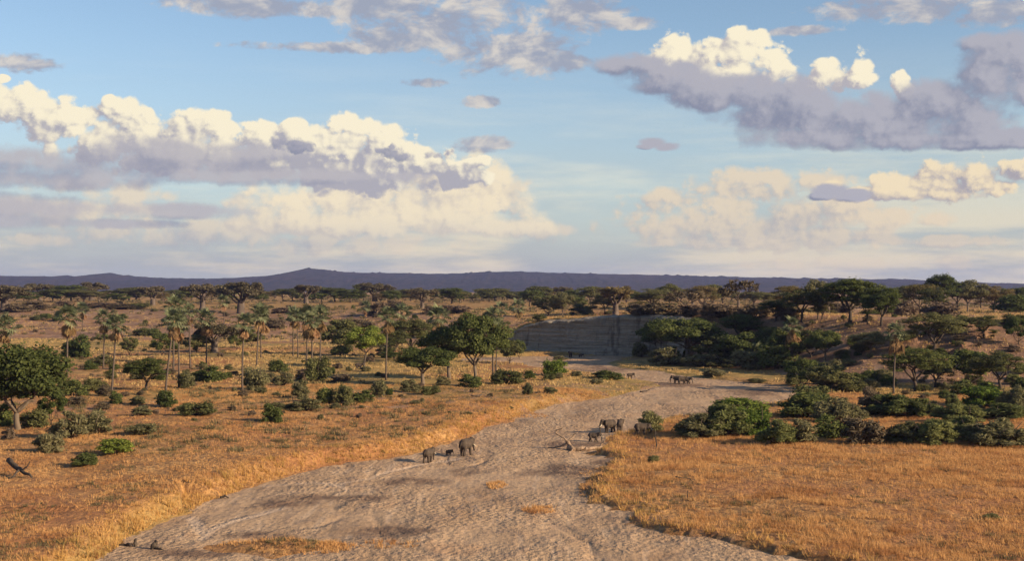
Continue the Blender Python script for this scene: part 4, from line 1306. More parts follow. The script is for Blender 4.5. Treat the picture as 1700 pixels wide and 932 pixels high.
SHRUBS = [
    ('lime_shrub', 192, 754, 722, 58, 'bright green shrub on orange grass, between a grey shrub and a dark low bush'),
    ('green_shrub', 141, 774, 751, 40, 'small dark green bush nearest the bottom on the left field'),
    ('grey_shrub', 80, 752, 710, 46, 'round grey thorn shrub standing nearest the left log'),
    ('grey_shrub', 116, 728, 678, 54, 'tall grey-green shrub right of the left-edge tree trunk'),
    ('grey_shrub', 162, 720, 680, 48, 'grey-green shrub on thin stems right of a taller grey one'),
    ('green_shrub', 57, 710, 674, 50, 'dusty green shrub just behind the left-edge tree trunk'),
    ('green_shrub', 4, 708, 668, 40, 'green shrub cut by the left edge of the photo'),
    ('dry_shrub', 15, 730, 706, 22, 'small brown dead shrub below the left-edge tree'),
    ('grey_shrub', 234, 722, 698, 46, 'low grey shrub alone right of the thin-stemmed one'),
    ('green_shrub', 121, 658, 628, 48, 'grey-green shrub right of the left-edge crown'),
    ('green_shrub', 159, 650, 624, 44, 'dark rounded shrub left of the leaning palm foot'),
    ('dry_shrub', 172, 658, 638, 24, 'brown dead shrub against the foot of a palm'),
    ('dry_shrub', 124, 674, 654, 36, 'brown twiggy shrub behind the tall grey-green shrub'),
    ('green_shrub', 193, 670, 648, 22, 'green shrub hiding the foot of a slender palm'),
    ('dry_shrub', 172, 680, 668, 26, 'low dark twigs left of a palm foot shrub'),
    ('grey_shrub', 229, 672, 656, 28, 'pale grey shrub left of the green shrub at the leaning palm'),
    ('green_shrub', 275, 676, 646, 32, 'green shrub at the foot of the nearest leaning palm'),
    ('grey_shrub', 236, 690, 674, 36, 'spiky grey-green clump below a pale grey shrub'),
    ('green_shrub', 328, 690, 663, 52, 'wide dark green shrub alone on the middle of the left flat'),
    ('green_shrub', 451, 700, 669, 34, 'compact dark green bush on the edge of the ploughed-looking orange grass'),
    ('grey_shrub', 461, 682, 664, 26, 'grey shrub just above the compact dark green bush'),
    ('grey_shrub', 505, 682, 658, 54, 'long grey-green shrub below a pale upright shrub'),
    ('grey_shrub', 498, 662, 630, 32, 'pale upright shrub above a long grey-green one'),
    ('green_shrub', 541, 670, 642, 34, 'dark wide shrub left of a taller green shrub'),
    ('green_shrub', 569, 672, 633, 30, 'taller green shrub left of the ball-shaped black bush'),
    ('green_shrub', 602, 668, 647, 38, 'ball-shaped blackish bush on the grass edge'),
    ('grey_shrub', 630, 658, 624, 26, 'green shrub at the foot of the lone tall palm'),
    ('green_shrub', 646, 657, 644, 16, 'little round bush right of the shrub at the lone tall palm'),
    ('green_shrub', 713, 656, 637, 30, 'grey rounded bush below the round green tree'),
    ('grey_shrub', 681, 652, 628, 34, 'shrub growing at the leaning trunk of the round green tree'),
    ('grey_shrub', 310, 645, 618, 30, 'grey-green shrub right of a palm foot on the left flat'),
    ('green_shrub', 346, 634, 607, 44, 'green spreading shrub in the middle of the palm stand'),
    ('dry_shrub', 388, 624, 614, 18, 'small dark scrub right of the spreading shrub'),
    ('grey_shrub', 427, 648, 600, 42, 'tall grey-green shrub right of the straight palm'),
    ('green_shrub', 462, 618, 596, 30, 'green bush behind the grey rounded shrub of the palm stand'),
    ('grey_shrub', 470, 640, 614, 34, 'grey rounded shrub right of the tall grey-green one'),
    ('dry_shrub', 500, 632, 616, 16, 'small brown shrub left of the three close palms'),
    ('green_shrub', 527, 634, 584, 38, 'dark shrub wrapped around the three close palms'),
    ('dry_shrub', 565, 634, 619, 34, 'brownish shrub right of the three close palms'),
    ('green_shrub', 150, 614, 598, 22, 'small green bush near the foot of the twin palms'),
    ('grey_shrub', 168, 608, 588, 38, 'grey low tree-shrub between the twin palms and the leftmost tall palm'),
    ('green_shrub', 190, 614, 604, 22, 'green shrub low behind the second twin palm'),
    ('grey_shrub', 432, 654, 640, 18, 'low scrub patch below the tall grey-green shrub'),
    ('dry_shrub', 404, 658, 646, 14, 'dark little shrub below the straight palm'),
    ('green_shrub', 840, 638, 610, 48, 'grey-green shrub under the skirted grove palm'),
    ('green_shrub', 782, 642, 620, 40, 'low shrubs at the pale trunk of the tallest grove tree'),
    ('grey_shrub', 735, 640, 624, 26, 'thin shrub between the round tree and the grove'),
    ('green_shrub', 880, 630, 614, 18, 'dark little bush left of the lime bush'),
    ('grey_shrub', 876, 656, 635, 18, 'upright thin shrub on the grass tongue left of a small dark one'),
    ('grey_shrub', 914, 654, 639, 20, 'small dark shrub on the grass tongue'),
    ('green_shrub', 911, 632, 618, 18, 'little bush under the lime bush'),
    ('grey_shrub', 928, 628, 618, 16, 'low bush right of the lime bush foot'),
    ('grey_shrub', 956, 625, 616, 22, 'low grey bush at the far edge of the grass tongue'),
    ('green_shrub', 1006, 630, 614, 44, 'green bush beside the two resting elephants on the tongue'),
    ('grey_shrub', 990, 638, 626, 20, 'pale small shrub on the middle of the grass tongue'),
    ('feather_shrub', 1079, 717, 675, 38, 'feathery shrub behind the dark elephant at the sand edge'),
    ('feather_shrub', 1085, 768, 754, 18, 'small yellowish shrub in the right grass field'),
    ('feather_shrub', 1645, 864, 851, 30, 'thin yellow-green sapling low in the right grass field'),
    ('thicket_shrub', 1160, 727, 684, 84, 'dark rounded shrub at the left end of the near right thicket'),
    ('thicket_shrub', 1204, 724, 670, 84, 'large grey-green shrub second from the left in the near right thicket'),
    ('lime_shrub', 1246, 724, 662, 66, 'bright green tall shrub in the near right thicket'),
    ('lime_shrub', 1226, 692, 654, 92, 'wide green shrub behind the bright green tall one'),
    ('thicket_shrub', 1290, 738, 694, 62, 'dusty grey shrub in front right of the bright green one'),
    ('grey_shrub', 1326, 736, 692, 56, 'straw-grey feathery shrub right of the dusty grey one'),
    ('green_shrub', 1336, 692, 648, 80, 'dark green shrub at the sand inlet on the right'),
    ('green_shrub', 1352, 676, 632, 62, 'dark upright shrub above the sand inlet'),
    ('thicket_shrub', 1392, 702, 658, 84, 'broad green shrub in the second row of the right thicket'),
    ('green_shrub', 1377, 728, 688, 56, 'dark green shrub left of the brown twiggy bush'),
    ('dry_shrub', 1432, 737, 682, 74, 'largest brown twiggy bush in the right thicket'),
    ('dry_shrub', 1446, 690, 640, 40, 'dark brown-topped bush left of the lone palm foot'),
    ('thicket_shrub', 1482, 692, 654, 94, 'long green shrub at the foot of the lone right palm'),
    ('thicket_shrub', 1532, 692, 660, 56, 'green shrub right of the long one at the lone right palm'),
    ('thicket_shrub', 1502, 737, 698, 76, 'flat-topped green shrub right of the largest brown twiggy bush'),
    ('thicket_shrub', 1552, 738, 696, 78, 'olive shrub in the front row right of the flat-topped one'),
    ('thicket_shrub', 1606, 732, 688, 72, 'tall olive shrub in the front row toward the right edge'),
    ('thicket_shrub', 1655, 742, 692, 108, 'largest front shrub near the right edge'),
    ('thicket_shrub', 1590, 702, 670, 78, 'dark shrub behind the tall olive one'),
    ('thicket_shrub', 1664, 696, 668, 88, 'olive shrub behind the largest front shrub'),
    ('lime_shrub', 1637, 676, 630, 78, 'bright rounded shrub in front of the open acacia'),
    ('thicket_shrub', 1688, 684, 638, 58, 'green shrub right of the bright rounded one at the edge'),
    ('green_shrub', 1446, 634, 613, 38, 'spiky dark shrub left of the lone right palm'),
    ('grey_shrub', 1470, 634, 612, 30, 'grey shrub just left of the lone right palm trunk'),
    ('green_shrub', 1412, 650, 624, 54, 'green low shrub behind the broad one in the second row'),
    ('green_shrub', 1424, 636, 618, 30, 'small dark green shrub right of the bushy tree at the bend'),
    ('green_shrub', 1696, 656, 624, 34, 'green shrub at the right edge behind the open acacia'),
    ('green_shrub', 1530, 650, 636, 24, 'little dark bush at the foot of the spreading acacia'),
    ('green_shrub', 1600, 655, 630, 40, 'shaded shrub below the bright-topped round tree'),
    ('grey_shrub', 1254, 612, 574, 66, 'large grey shrub in shade at the right bank foot'),
    ('grey_shrub', 1106, 606, 574, 56, 'grey-green shrub at the foot of the big dark shaded tree'),
    ('grey_shrub', 1064, 593, 568, 30, 'small grey shrub at the right foot of the cliff'),
    ('grey_shrub', 1160, 608, 582, 56, 'shaded shrub below the pale trunk of the big dark tree'),
    ('grey_shrub', 1205, 610, 584, 56, 'shaded shrub at the foot of the middle thicket tree'),
    ('green_shrub', 1290, 612, 570, 62, 'dark shrub left of the thicket palm trunk'),
    ('lime_shrub', 1086, 548, 520, 30, 'sunlit bush at the top of the dark slope right of the cliff'),
    ('lime_shrub', 1108, 543, 525, 30, 'second sunlit bush at the top of the dark slope'),
    ('grey_shrub', 1380, 635, 596, 40, 'grey thin shrub behind the dark bushy tree of the bend'),
    ('grey_shrub', 1428, 585, 565, 34, 'grey scrub on the bare shaded slope'),
    ('green_shrub', 1500, 566, 545, 40, 'dark low bush behind the lone right palm crown'),
    ('green_shrub', 1418, 572, 556, 26, 'small dark bush on the bare slope'),
    ('grey_shrub', 1656, 604, 588, 30, 'small shrub on the slope by the termite mound'),
    ('grey_shrub', 1185, 625, 612, 40, 'low grey-green scrub on the far grassy bank'),
    ('grey_shrub', 1255, 636, 626, 30, 'low scrub at the sand edge of the far grassy bank'),
    ('grey_shrub', 930, 598, 590, 22, 'low bush by the sand near the cliff foot'),
    ('green_shrub', 958, 571, 564, 8, 'tiny dark bush clinging to the cliff face'),
]

PALMS = [  # foot column, foot row, crown top row, crown width, crown column, skirt, label
    (113, 627, 510, 46, 113, 1.0, 'tall palm with tan skirt at the left, tallest left of the twin palms'),
    (137, 548, 505, 24, 138, .5, 'small distant palm just right of the leftmost tall palm'),
    (172, 612, 517, 36, 172, .6, 'first of the twin palms, the straight one'),
    (185, 657, 527, 38, 193, 1.0, 'second of the twin palms, curved and nearer'),
    (274, 652, 515, 44, 290, 1.0, 'nearest palm of the cluster, strongly leaning right'),
    (296, 645, 527, 40, 297, 1.0, 'straight palm right of the strongly leaning one'),
    (288, 618, 496, 40, 292, .6, 'tallest palm rising behind the leaning cluster'),
    (317, 612, 508, 30, 314, .3, 'slim palm right of the tallest cluster palm'),
    (342, 606, 517, 40, 343, 1.0, 'palm with orange dead leaves left of the arching brown tree'),
    (372, 542, 492, 24, 371, .4, 'small distant palm below the largest far baobab'),
    (403, 648, 523, 38, 406, 1.0, 'straight tall palm with orange skirt in the middle of the left flat'),
    (427, 608, 507, 38, 430, .6, 'tall palm right of the straight one with orange skirt'),
    (434, 594, 514, 34, 433, 1.2, 'shorter palm with bright orange skirt behind its taller neighbour'),
    (487, 592, 511, 34, 488, .6, 'left palm of the pair left of the three close palms'),
    (494, 594, 514, 30, 493, .6, 'right palm of the pair left of the three close palms'),
    (509, 612, 510, 38, 512, .8, 'left one of the three close palms'),
    (517, 634, 520, 36, 517, 1.2, 'middle one of the three close palms, nearest and with orange skirt'),
    (532, 624, 512, 38, 534, .8, 'right one of the three close palms'),
    (642, 632, 514, 38, 643, .8, 'lone tall straight palm left of the round green tree'),
    (667, 575, 507, 36, 667, .8, 'palm with tan skirt rising behind the feathery green trees'),
    (727, 600, 511, 42, 728, 1.3, 'palm with bleached skirt buried in the grove'),
    (817, 634, 514, 36, 820, 1.2, 'grove palm with long orange skirt at the cliff'),
    (824, 632, 530, 26, 824, .3, 'short second trunk palm beside the grove palm'),
    (833, 530, 503, 28, 833, .2, 'small dark palm on the plain above the grove'),
    (607, 534, 502, 22, 607, .2, 'small dark palm left of the brown far scrub'),
    (861, 534, 498, 30, 861, .8, 'pale palm on the plain left of the cliff top'),
    (1314, 608, 529, 34, 1315, 1.5, 'thicket palm with hanging tan skirt right of the river'),
    (1484, 655, 539, 40, 1486, 1.6, 'lone right palm with long bleached skirt'),
    (8, 645, 527, 44, 8, .8, 'palm at the left edge rising behind the largest leafy tree'),
    (1256, 604, 572, 34, 1256, .3, 'pale young palm low in the shaded thicket'),
]

ALL = TREES + SHRUBS
BELT = [(5, 34), (24, 30), (46, 40), (74, 36), (100, 44), (128, 40), (165, 34), (196, 44), (232, 40), (270, 34), (285, 30), (305, 34), (352, 30), (418, 34), (432, 30), (455, 34), (498, 30), (520, 34), (545, 30), (570, 40), (592, 36),
        (632, 40), (652, 34), (672, 30), (690, 34), (718, 34), (738, 30), (764, 36), (786, 34), (812, 40), (834, 36), (856, 34), (888, 36), (905, 34), (945, 34), (970, 30), (990, 34), (1040, 34), (1066, 30), (1095, 34), (1125, 34), (1155, 30), (1185, 36), (1215, 34), (1245, 36), (1275, 34)]
far_all = [('bushy_leafy' if i % 3 else 'brown_umbrella', px, 499 + (i * 7) % 5, 486 - (i * 5) % 7, w) for i, (px, w) in enumerate(BELT)] + [('far_umbrella', *f) for f in FAR] + [('dry_shrub', *f) for f in BROWNS] + [('green_shrub', *f) for f in GREENLOW]
hp = hit([(t[1], t[2]) for t in ALL])
hf = hit([(t[1], t[2]) for t in far_all])
hpalm = hit([(p[0], p[1]) for p in PALMS])

for t, (x, y, z) in zip(ALL, hp):
    put_plant(t[0], x, y, z, t[4] * y / F, (t[2] - t[3]) * y / F, t[5])
# every small plant is told apart by the thing it stands nearest to
MARKS = [(8, 506, 'the baobab cut by the left edge'), (66, 500, 'the bare round far-left baobab'), (152, 500, 'the bare spreading baobab'), (254, 506, 'the pinkish far baobab'), (336, 514, 'the broad dark-forked baobab'),
         (400, 520, 'the largest split-trunk baobab'), (508, 504, 'the lone upright baobab'), (622, 501, 'the hazy brown baobab'), (701, 512, 'the leaning-trunk baobab'), (833, 522, 'the small palm above the grove'),
         (879, 508, 'the round-topped far acacia'), (934, 522, 'the pale whitish-trunk tree'), (1022, 521, 'the cliff-top baobab'), (1080, 512, 'the wide flat acacia'), (1136, 520, 'the pinkish leafless tree'),
         (1226, 518, 'the tall leafless tree'), (1332, 532, 'the pale-trunked acacia'), (1411, 534, 'the largest umbrella acacia'), (1528, 520, 'the ragged pale-patched acacia'), (1564, 518, 'the tallest slender acacia'),
         (1606, 517, 'the rounded olive tree'), (1650, 516, 'the leaning brownish acacia'), (1550, 585, 'the wide layered acacia'), (1634, 560, 'the neat umbrella acacia'), (1596, 586, 'the termite mound'),
         (113, 600, 'the leftmost tall palm'), (178, 620, 'the twin palms'), (285, 640, 'the leaning palm cluster'), (343, 600, 'the palm by the arching tree'), (243, 645, 'the low dark acacia'), (404, 640, 'the straight orange-skirted palm'),
         (430, 600, 'the taller palm pair'), (490, 592, 'the slim palm pair'), (520, 625, 'the three close palms'), (604, 606, 'the yellow-green leaning tree'), (643, 628, 'the lone tall palm'), (702, 638, 'the round green tree'),
         (797, 632, 'the tallest grove tree'), (820, 632, 'the skirted grove palm'), (328, 688, 'the wide dark middle shrub'), (451, 698, 'the compact dark bush'), (602, 667, 'the ball-shaped bush'), (192, 750, 'the bright green shrub'),
         (234, 720, 'the low lone grey shrub'), (505, 680, 'the long grey-green shrub'), (713, 655, 'the grey rounded bush'), (921, 622, 'the lime bush'), (1140, 600, 'the big dark shaded tree'), (1256, 602, 'the pale young palm'),
         (1314, 606, 'the thicket palm'), (1369, 602, 'the round dark hillside tree'), (1484, 652, 'the lone right palm'), (1520, 648, 'the spreading acacia'), (1612, 638, 'the bright-topped round tree'), (1660, 646, 'the open acacia'),
         (1334, 643, 'the tree at the bend'), (1432, 735, 'the largest brown twiggy bush'), (1482, 690, 'the long green shrub'), (1637, 674, 'the bright rounded shrub'), (1086, 546, 'the sunlit slope-top bushes')]
NTH = ['first', 'second', 'third', 'fourth', 'fifth', 'sixth', 'seventh', 'eighth', 'ninth', 'tenth', 'eleventh', 'twelfth']
SEEN = {}


def told_apart(base, px, py, z=3.0):
    """base label + which one it is, counted outward from the nearest landmark"""
    m = min(MARKS, key=lambda q: (q[0] - px) ** 2 + ((q[1] - py) * z) ** 2)
    dx, dy = px - m[0], (py - m[1]) * z
    way = ('left of' if dx < 0 else 'right of') if abs(dx) >= abs(dy) else ('behind' if dy < 0 else 'in front of')
    k = SEEN.get((base, way, m[2]), 0)
    SEEN[(base, way, m[2])] = k + 1
    return f'{base} {NTH[k]} {way} {m[2]}'


def near_first(rows):
    """nearest to its landmark first, so that the counting goes outward"""
    return sorted(rows, key=lambda r: min((q[0] - r[1]) ** 2 + ((q[1] - r[2]) * 3) ** 2 for q in MARKS))


order = near_first([(k, t[1], t[2]) for k, t in enumerate(far_all)])
for k, _px, _py in order:
    t, (x, y, z) = far_all[k], hf[k]
    kind = t[0]
    w, h = t[4] * y / F, (t[2] - t[3]) * y / F
    if kind == 'far_umbrella':
        base, grp = ('dark flat acacia', 'far acacias below the ridge') if t[1] < 1300 else ('dim acacia', 'dim acacias behind the right skyline')
    elif kind in ('bushy_leafy', 'brown_umbrella'):
        base, grp = ('low dusky tree' if kind == 'bushy_leafy' else 'low brown tree'), 'low trees of the far belt'
    elif kind == 'dry_shrub':
        base, grp = 'brown leafless thicket', 'brown thickets of the plain'
    else:
        base, grp = 'low green bush', 'green bushes of the eroded rise'
    put_plant(kind, x, y, z, w, h, told_apart(base, t[1], t[2]), grp)
for i, (p, (x, y, z)) in enumerate(zip(PALMS, hpalm)):
    make_palm(x, y, z, (p[1] - p[2]) * y / F, p[3] * y / F * 1.12, (p[4] - p[0]) * y / F, p[6], 300 + i, p[5])

# ---- small scattered scrub, each a plant of its own
SCATTER = [  # columns, rows, how many, kinds, height range in metres, size word, group
    ((0, 560), (505, 560), 60, ('dry_shrub', 'green_shrub', 'grey_shrub'), (1.0, 3.0), 'small', 'scrub dots on the brown rise'),
    ((560, 850), (500, 530), 18, ('dry_shrub', 'green_shrub'), (1.5, 3.2), 'small', 'scrub dots above the grove'),
    ((120, 640), (562, 632), 70, ('grey_shrub', 'dry_shrub', 'green_shrub'), (0.9, 2.3), 'small', 'scrub among the palms'),
    ((130, 860), (640, 700), 46, ('grey_shrub', 'dry_shrub'), (0.5, 1.2), 'knee-high', 'knee-high scrub of the left flat'),
    ((1260, 1690), (505, 600), 40, ('grey_shrub', 'dry_shrub', 'green_shrub'), (0.8, 2.2), 'small', 'scrub of the right slope'),
    ((1390, 1690), (620, 690), 18, ('grey_shrub', 'dry_shrub'), (0.7, 1.6), 'small', 'scrub between the thicket rows'),
    ((840, 1060), (500, 524), 14, ('dry_shrub', 'grey_shrub'), (1.0, 2.2), 'small', 'scrub behind the cliff top'),
    ((1290, 1480), (560, 655), 26, ('thicket_shrub', 'grey_shrub', 'green_shrub'), (1.6, 3.4), 'chest-high', 'shrubs round the river bend'),
    ((1560, 1700), (590, 680), 14, ('thicket_shrub', 'green_shrub'), (1.8, 3.2), 'chest-high', 'shrubs under the right acacias'),
    ((560, 850), (535, 600), 22, ('green_shrub', 'grey_shrub', 'bushy_leafy'), (2.0, 5.0), 'tall', 'undergrowth of the grove'),
    ((1070, 1300), (530, 606), 26, ('thicket_shrub', 'green_shrub', 'grey_shrub'), (2.2, 4.6), 'tall', 'shrubs of the wooded slope'),
]
LOOK = {'dry_shrub': 'brown twiggy shrub', 'green_shrub': 'dark green shrub', 'grey_shrub': 'grey-green shrub', 'thicket_shrub': 'olive shrub', 'bushy_leafy': 'bushy green tree'}
for (c, rr, n, kinds, hr, size, grp) in SCATTER:
    pts = [(random.uniform(*c), rr[0] + (rr[1] - rr[0]) * random.random() ** 0.8) for _ in range(n)]
    where = hit(pts)
    for k, px, py in near_first([(k, *p) for k, p in enumerate(pts)]):
        x, y, z = where[k]
        if river_sd(np.array([x]), np.array([y]))[0] < 2: continue
        h = random.uniform(*hr)
        kd = kinds[k % len(kinds)]
        put_plant(kd, x, y, z, h * random.uniform(1.0, 1.9), h, told_apart(size + ' ' + LOOK[kd], px, py), grp)

# ================================================================== elephants
def skin_material():
    m, nt, b = material('elephant_skin')
    tcn = N(nt, 'ShaderNodeTexCoord').outputs['Object']
    n = noise(nt, scaled(nt, tcn, 5, 5, 5), 1.0, 5, 0.6)
    n2 = noise(nt, scaled(nt, tcn, 26, 26, 40), 1.0, 3, 0.6)
    nt.links.new(ramp(nt, n, [(0.32, (0.040, 0.030, 0.024)), (0.68, (0.082, 0.061, 0.046))]), b.inputs['Base Color'])
    nt.links.new(bump(nt, n2, 0.5, 0.02), b.inputs['Normal'])
    b.inputs['Roughness'].default_value = 0.8
    return m


M_SKIN = skin_material()
M_IVORY, _nt, _b = material('ivory')
_b.inputs['Base Color'].default_value = (0.62, 0.54, 0.40, 1)
_b.inputs['Roughness'].default_value = 0.45


def ball(bm, c, r, rot=None, sub=3):
    mt = Matrix.Translation(c) @ (rot.to_4x4() if rot else Matrix()) @ Matrix.Diagonal((*r, 1))
    bmesh.ops.create_icosphere(bm, subdivisions=sub, radius=1.0, matrix=mt)


def chain(bm, pts, rad):
    """a run of overlapping balls: a tapered, bending limb"""
    for i in range(len(pts) - 1):
        a, b = Vector(pts[i]), Vector(pts[i + 1])
        n = max(2, int((b - a).length / (0.45 * min(rad[i], rad[i + 1]))))
        for k in range(n + 1):
            t = k / n
            r = rad[i] + (rad[i + 1] - rad[i]) * t
            ball(bm, a.lerp(b, t), (r, r, r), None, 2)


def elephant_mesh(name, stride=0.0, head=0.0, trunk='down', calf=False, ear=0.55):
    """one continuous body, 1 high at the back, looking along +X"""
    bm = bmesh.new()
    hs = 1.12 if calf else 1.0
    ball(bm, (0.02, 0, 0.665), (0.50, 0.245, 0.275))
    ball(bm, (-0.30, 0, 0.68), (0.24, 0.235, 0.275))
    ball(bm, (0.26, 0, 0.67), (0.24, 0.225, 0.29))
    ball(bm, (0.0, 0, 0.80), (0.42, 0.15, 0.17))
    ball(bm, (-0.02, 0, 0.545), (0.38, 0.20, 0.19))
    hx, hz = 0.66, 0.80 + head
    chain(bm, [(0.38, 0, 0.76), (hx - 0.06, 0, hz - 0.02)], [0.205, 0.165])
    ball(bm, (hx, 0, hz), (0.165 * hs, 0.150 * hs, 0.185 * hs))
    ball(bm, (hx + 0.04, 0, hz + 0.09), (0.125 * hs, 0.125 * hs, 0.11 * hs))
    ball(bm, (hx + 0.09, 0, hz - 0.13), (0.11, 0.105, 0.13))
    t0 = Vector((hx + 0.14, 0, hz - 0.08))
    if trunk == 'down':
        tp = [t0, t0 + Vector((0.08, 0, -0.20)), t0 + Vector((0.07, 0.01, -0.42)), t0 + Vector((0.05, 0.02, -0.58)), t0 + Vector((0.10, 0.03, -0.66))]
    elif trunk == 'reach':
        tp = [t0, t0 + Vector((0.12, 0, -0.17)), t0 + Vector((0.20, 0.02, -0.36)), t0 + Vector((0.30, 0.03, -0.50)), t0 + Vector((0.38, 0.03, -0.54))]
    else:
        tp = [t0, t0 + Vector((0.07, 0, -0.20)), t0 + Vector((0.03, 0.01, -0.40)), t0 + Vector((-0.08, 0.02, -0.52)), t0 + Vector((-0.16, 0.02, -0.50))]
    tp = [Vector((p.x, p.y, max(p.z, 0.03))) for p in tp]
    chain(bm, tp, [0.098, 0.078, 0.058, 0.044, 0.034])
    for s in (-1, 1):
        # ears: broad thin flaps standing a little off the neck
        rot = Matrix.Rotation(s * ear, 3, 'Z') @ Matrix.Rotation(-s * 0.10, 3, 'X') @ Matrix.Rotation(0.22, 3, 'Y')
        ctr = Vector((hx - 0.085, s * 0.135, hz + 0.01)) + Vector((-math.cos(ear) * 0.10, s * math.sin(ear) * 0.10, -0.03))
        ball(bm, ctr, (0.165, 0.024, 0.215), rot)
        ball(bm, ctr + Vector((-0.02, s * 0.005, -0.13)), (0.11, 0.022, 0.13), rot)
        f = stride * s
        # fore leg with its wrist, hind leg with its knee forward and hock back
        chain(bm, [(0.27, s * 0.125, 0.58), (0.27 + f * 0.35, s * 0.13, 0.36), (0.27 + f * 0.75 - abs(f) * 0.1, s * 0.13, 0.18), (0.28 + f, s * 0.13, 0.055)], [0.118, 0.090, 0.072, 0.078])
        chain(bm, [(-0.33, s * 0.125, 0.58), (-0.27 - f * 0.30, s * 0.13, 0.37), (-0.33 - f * 0.80, s * 0.13, 0.19), (-0.31 - f, s * 0.13, 0.055)], [0.135, 0.100, 0.074, 0.078])
        for lx in (0.28 + f, -0.31 - f):
            ball(bm, (lx + 0.012, s * 0.13, 0.035), (0.088, 0.083, 0.045), None, 2)
    chain(bm, [(-0.52, 0, 0.76), (-0.585, 0.01, 0.62), (-0.60, 0.03, 0.42)], [0.035, 0.024, 0.021])
    ball(bm, (-0.605, 0.03, 0.37), (0.026, 0.026, 0.06), None, 2)
    me = bpy.data.meshes.new('raw')
    bm.to_mesh(me)
    bm.free()
    o = bpy.data.objects.new('raw', me)
    COL.objects.link(o)
    rm = o.modifiers.new('r', 'REMESH')
    rm.mode = 'VOXEL'
    rm.voxel_size = 0.020
    sm = o.modifiers.new('s', 'SMOOTH')
    sm.iterations = 3
    dc = o.modifiers.new('d', 'DECIMATE')
    dc.ratio = 0.28
    dg = bpy.context.evaluated_depsgraph_get()
    out = bpy.data.meshes.new_from_object(o.evaluated_get(dg))
    out.name = name
    bpy.data.objects.remove(o)
    bpy.data.meshes.remove(me)
    out.polygons.foreach_set('use_smooth', np.ones(len(out.polygons), bool))
    out.materials.clear()
    out.materials.append(M_SKIN)
    w = Wood()
    tus = []
    for s in (-1, 1):
        w = Wood()
        a = Vector((hx + 0.12, s * 0.075, hz - 0.17))
        w.tube([a, a + Vector((0.07, s * 0.03, -0.10)), a + Vector((0.17, s * 0.045, -0.15)), a + Vector((0.26, s * 0.04, -0.14))], [0.024, 0.022, 0.016, 0.004], 8)
        tus.append(w.mesh('tusk', M_IVORY))
    return out, ([] if calf else tus)


POSES = {
    'walk': elephant_mesh('elephant_body', 0.11, 0.02, 'down'),
    'walk_other': elephant_mesh('elephant_body', -0.10, 0.0, 'reach'),
    'stand': elephant_mesh('elephant_body', 0.03, 0.03, 'down', ear=0.8),
    'feed': elephant_mesh('elephant_body', 0.05, -0.06, 'curl', ear=0.5),
    'calf': elephant_mesh('elephant_body', 0.07, -0.03, 'down', True),
}
ELEPHANTS = [  # column, row of the feet, height in photo pixels, heading (0 = right, 90 = away), pose, label
    (711, 768, 25, 66, 'walk', 'smaller lit elephant walking away over the sand left of the tiny calf'),
    (745, 757, 11, 38, 'calf', 'tiny elephant calf between two adults on the left sand'),
    (773, 757, 31, 64, 'walk_other', 'largest lit elephant seen from behind on the sand right of the tiny calf'),
    (985, 734, 17, -4, 'walk', 'dark elephant walking right just behind the fallen tree'),
    (1012, 719, 24, 214, 'stand', 'tusked elephant turned towards us on the sand above the fallen tree'),
    (1029, 716, 20, 78, 'stand', 'elephant seen from behind with its ear out, right of the tusked one'),
    (1064, 723, 22, 12, 'feed', 'dark elephant in shade feeding at the feathery shrub'),
    (1124, 637, 14, 160, 'stand', 'left one of the three close elephants on the far sand'),
    (1131, 638, 14, 8, 'feed', 'middle one of the three close elephants on the far sand'),
    (1140, 638, 12, -12, 'walk', 'right one of the three close elephants, trunk reaching down'),
    (1028, 628, 8, 175, 'calf', 'small dark elephant by the green bush behind the grass tongue'),
    (1046, 629, 10, 10, 'stand', 'dark elephant whose back shows over the tip of the grass tongue'),
    (947, 594, 11, 95, 'stand', 'far elephant standing under the grey cliff, larger of two'),
    (964, 594, 7, 20, 'calf', 'far small elephant under the grey cliff'),
    (596, 614, 12, 2, 'walk_other', 'dark elephant among shrubs on the left grass flat'),
]
for (e, (x, y, z)) in zip(ELEPHANTS, hit([(e[0], e[1]) for e in ELEPHANTS])):
    h = e[2] * y / F * 0.97
    body, tus = POSES[e[4]]
    root = link(bpy.data.objects.new('elephant', None))
    root.empty_display_size = 0.3
    root.location = (x, y, z - 0.01)
    root.rotation_euler = (0, 0, R(e[3]))
    root.scale = (h / 1.02,) * 3
    tag(root, e[5], 'elephant', 'elephants on and beside the riverbed')
    link(bpy.data.objects.new('body', body), root)
    for t in tus:
        link(bpy.data.objects.new('tusk', t), root)


# ================================================================== dead wood, stems and the termite mound
def spot(px, py):
    return Vector(hit([(px, py)])[0])


def dead_thing(name, label, cat, base, limbs, mat=B_DEAD, seed=1, group=None):
    """limbs: (part name, [(column, row, metres above ground, metres nearer)...], r0, r1) traced from the base point"""
    r = random.Random(seed)
    b = spot(*base)
    root = link(bpy.data.objects.new(name, None))
    root.location = b
    root.empty_display_size = 0.3
    tag(root, label, cat, group)
    k = b.y / F
    for (pn, pts, r0, r1) in limbs:
        w = Wood()
        P = []
        for (px, py, up, near) in pts:
            P.append(Vector(((px - base[0]) * k, -near, up)))
        # finer, slightly crooked
        Q, rad = [], []
        m = len(P) - 1
        for i in range(m):
            for s in range(3):
                t = s / 3
                q = P[i].lerp(P[i + 1], t)
                if i + s: q = q + Vector((r.uniform(-1, 1), r.uniform(-1, 1), r.uniform(-1, 1))) * r0 * 0.35
                Q.append(q)
                rad.append((r0 + (r1 - r0) * (i + t) / m) * r.uniform(0.85, 1.2))
        Q.append(P[-1])
        rad.append(r1)
        w.tube(Q, rad, 7)
        link(bpy.data.objects.new(pn, w.mesh(pn, mat)), root)
    return root


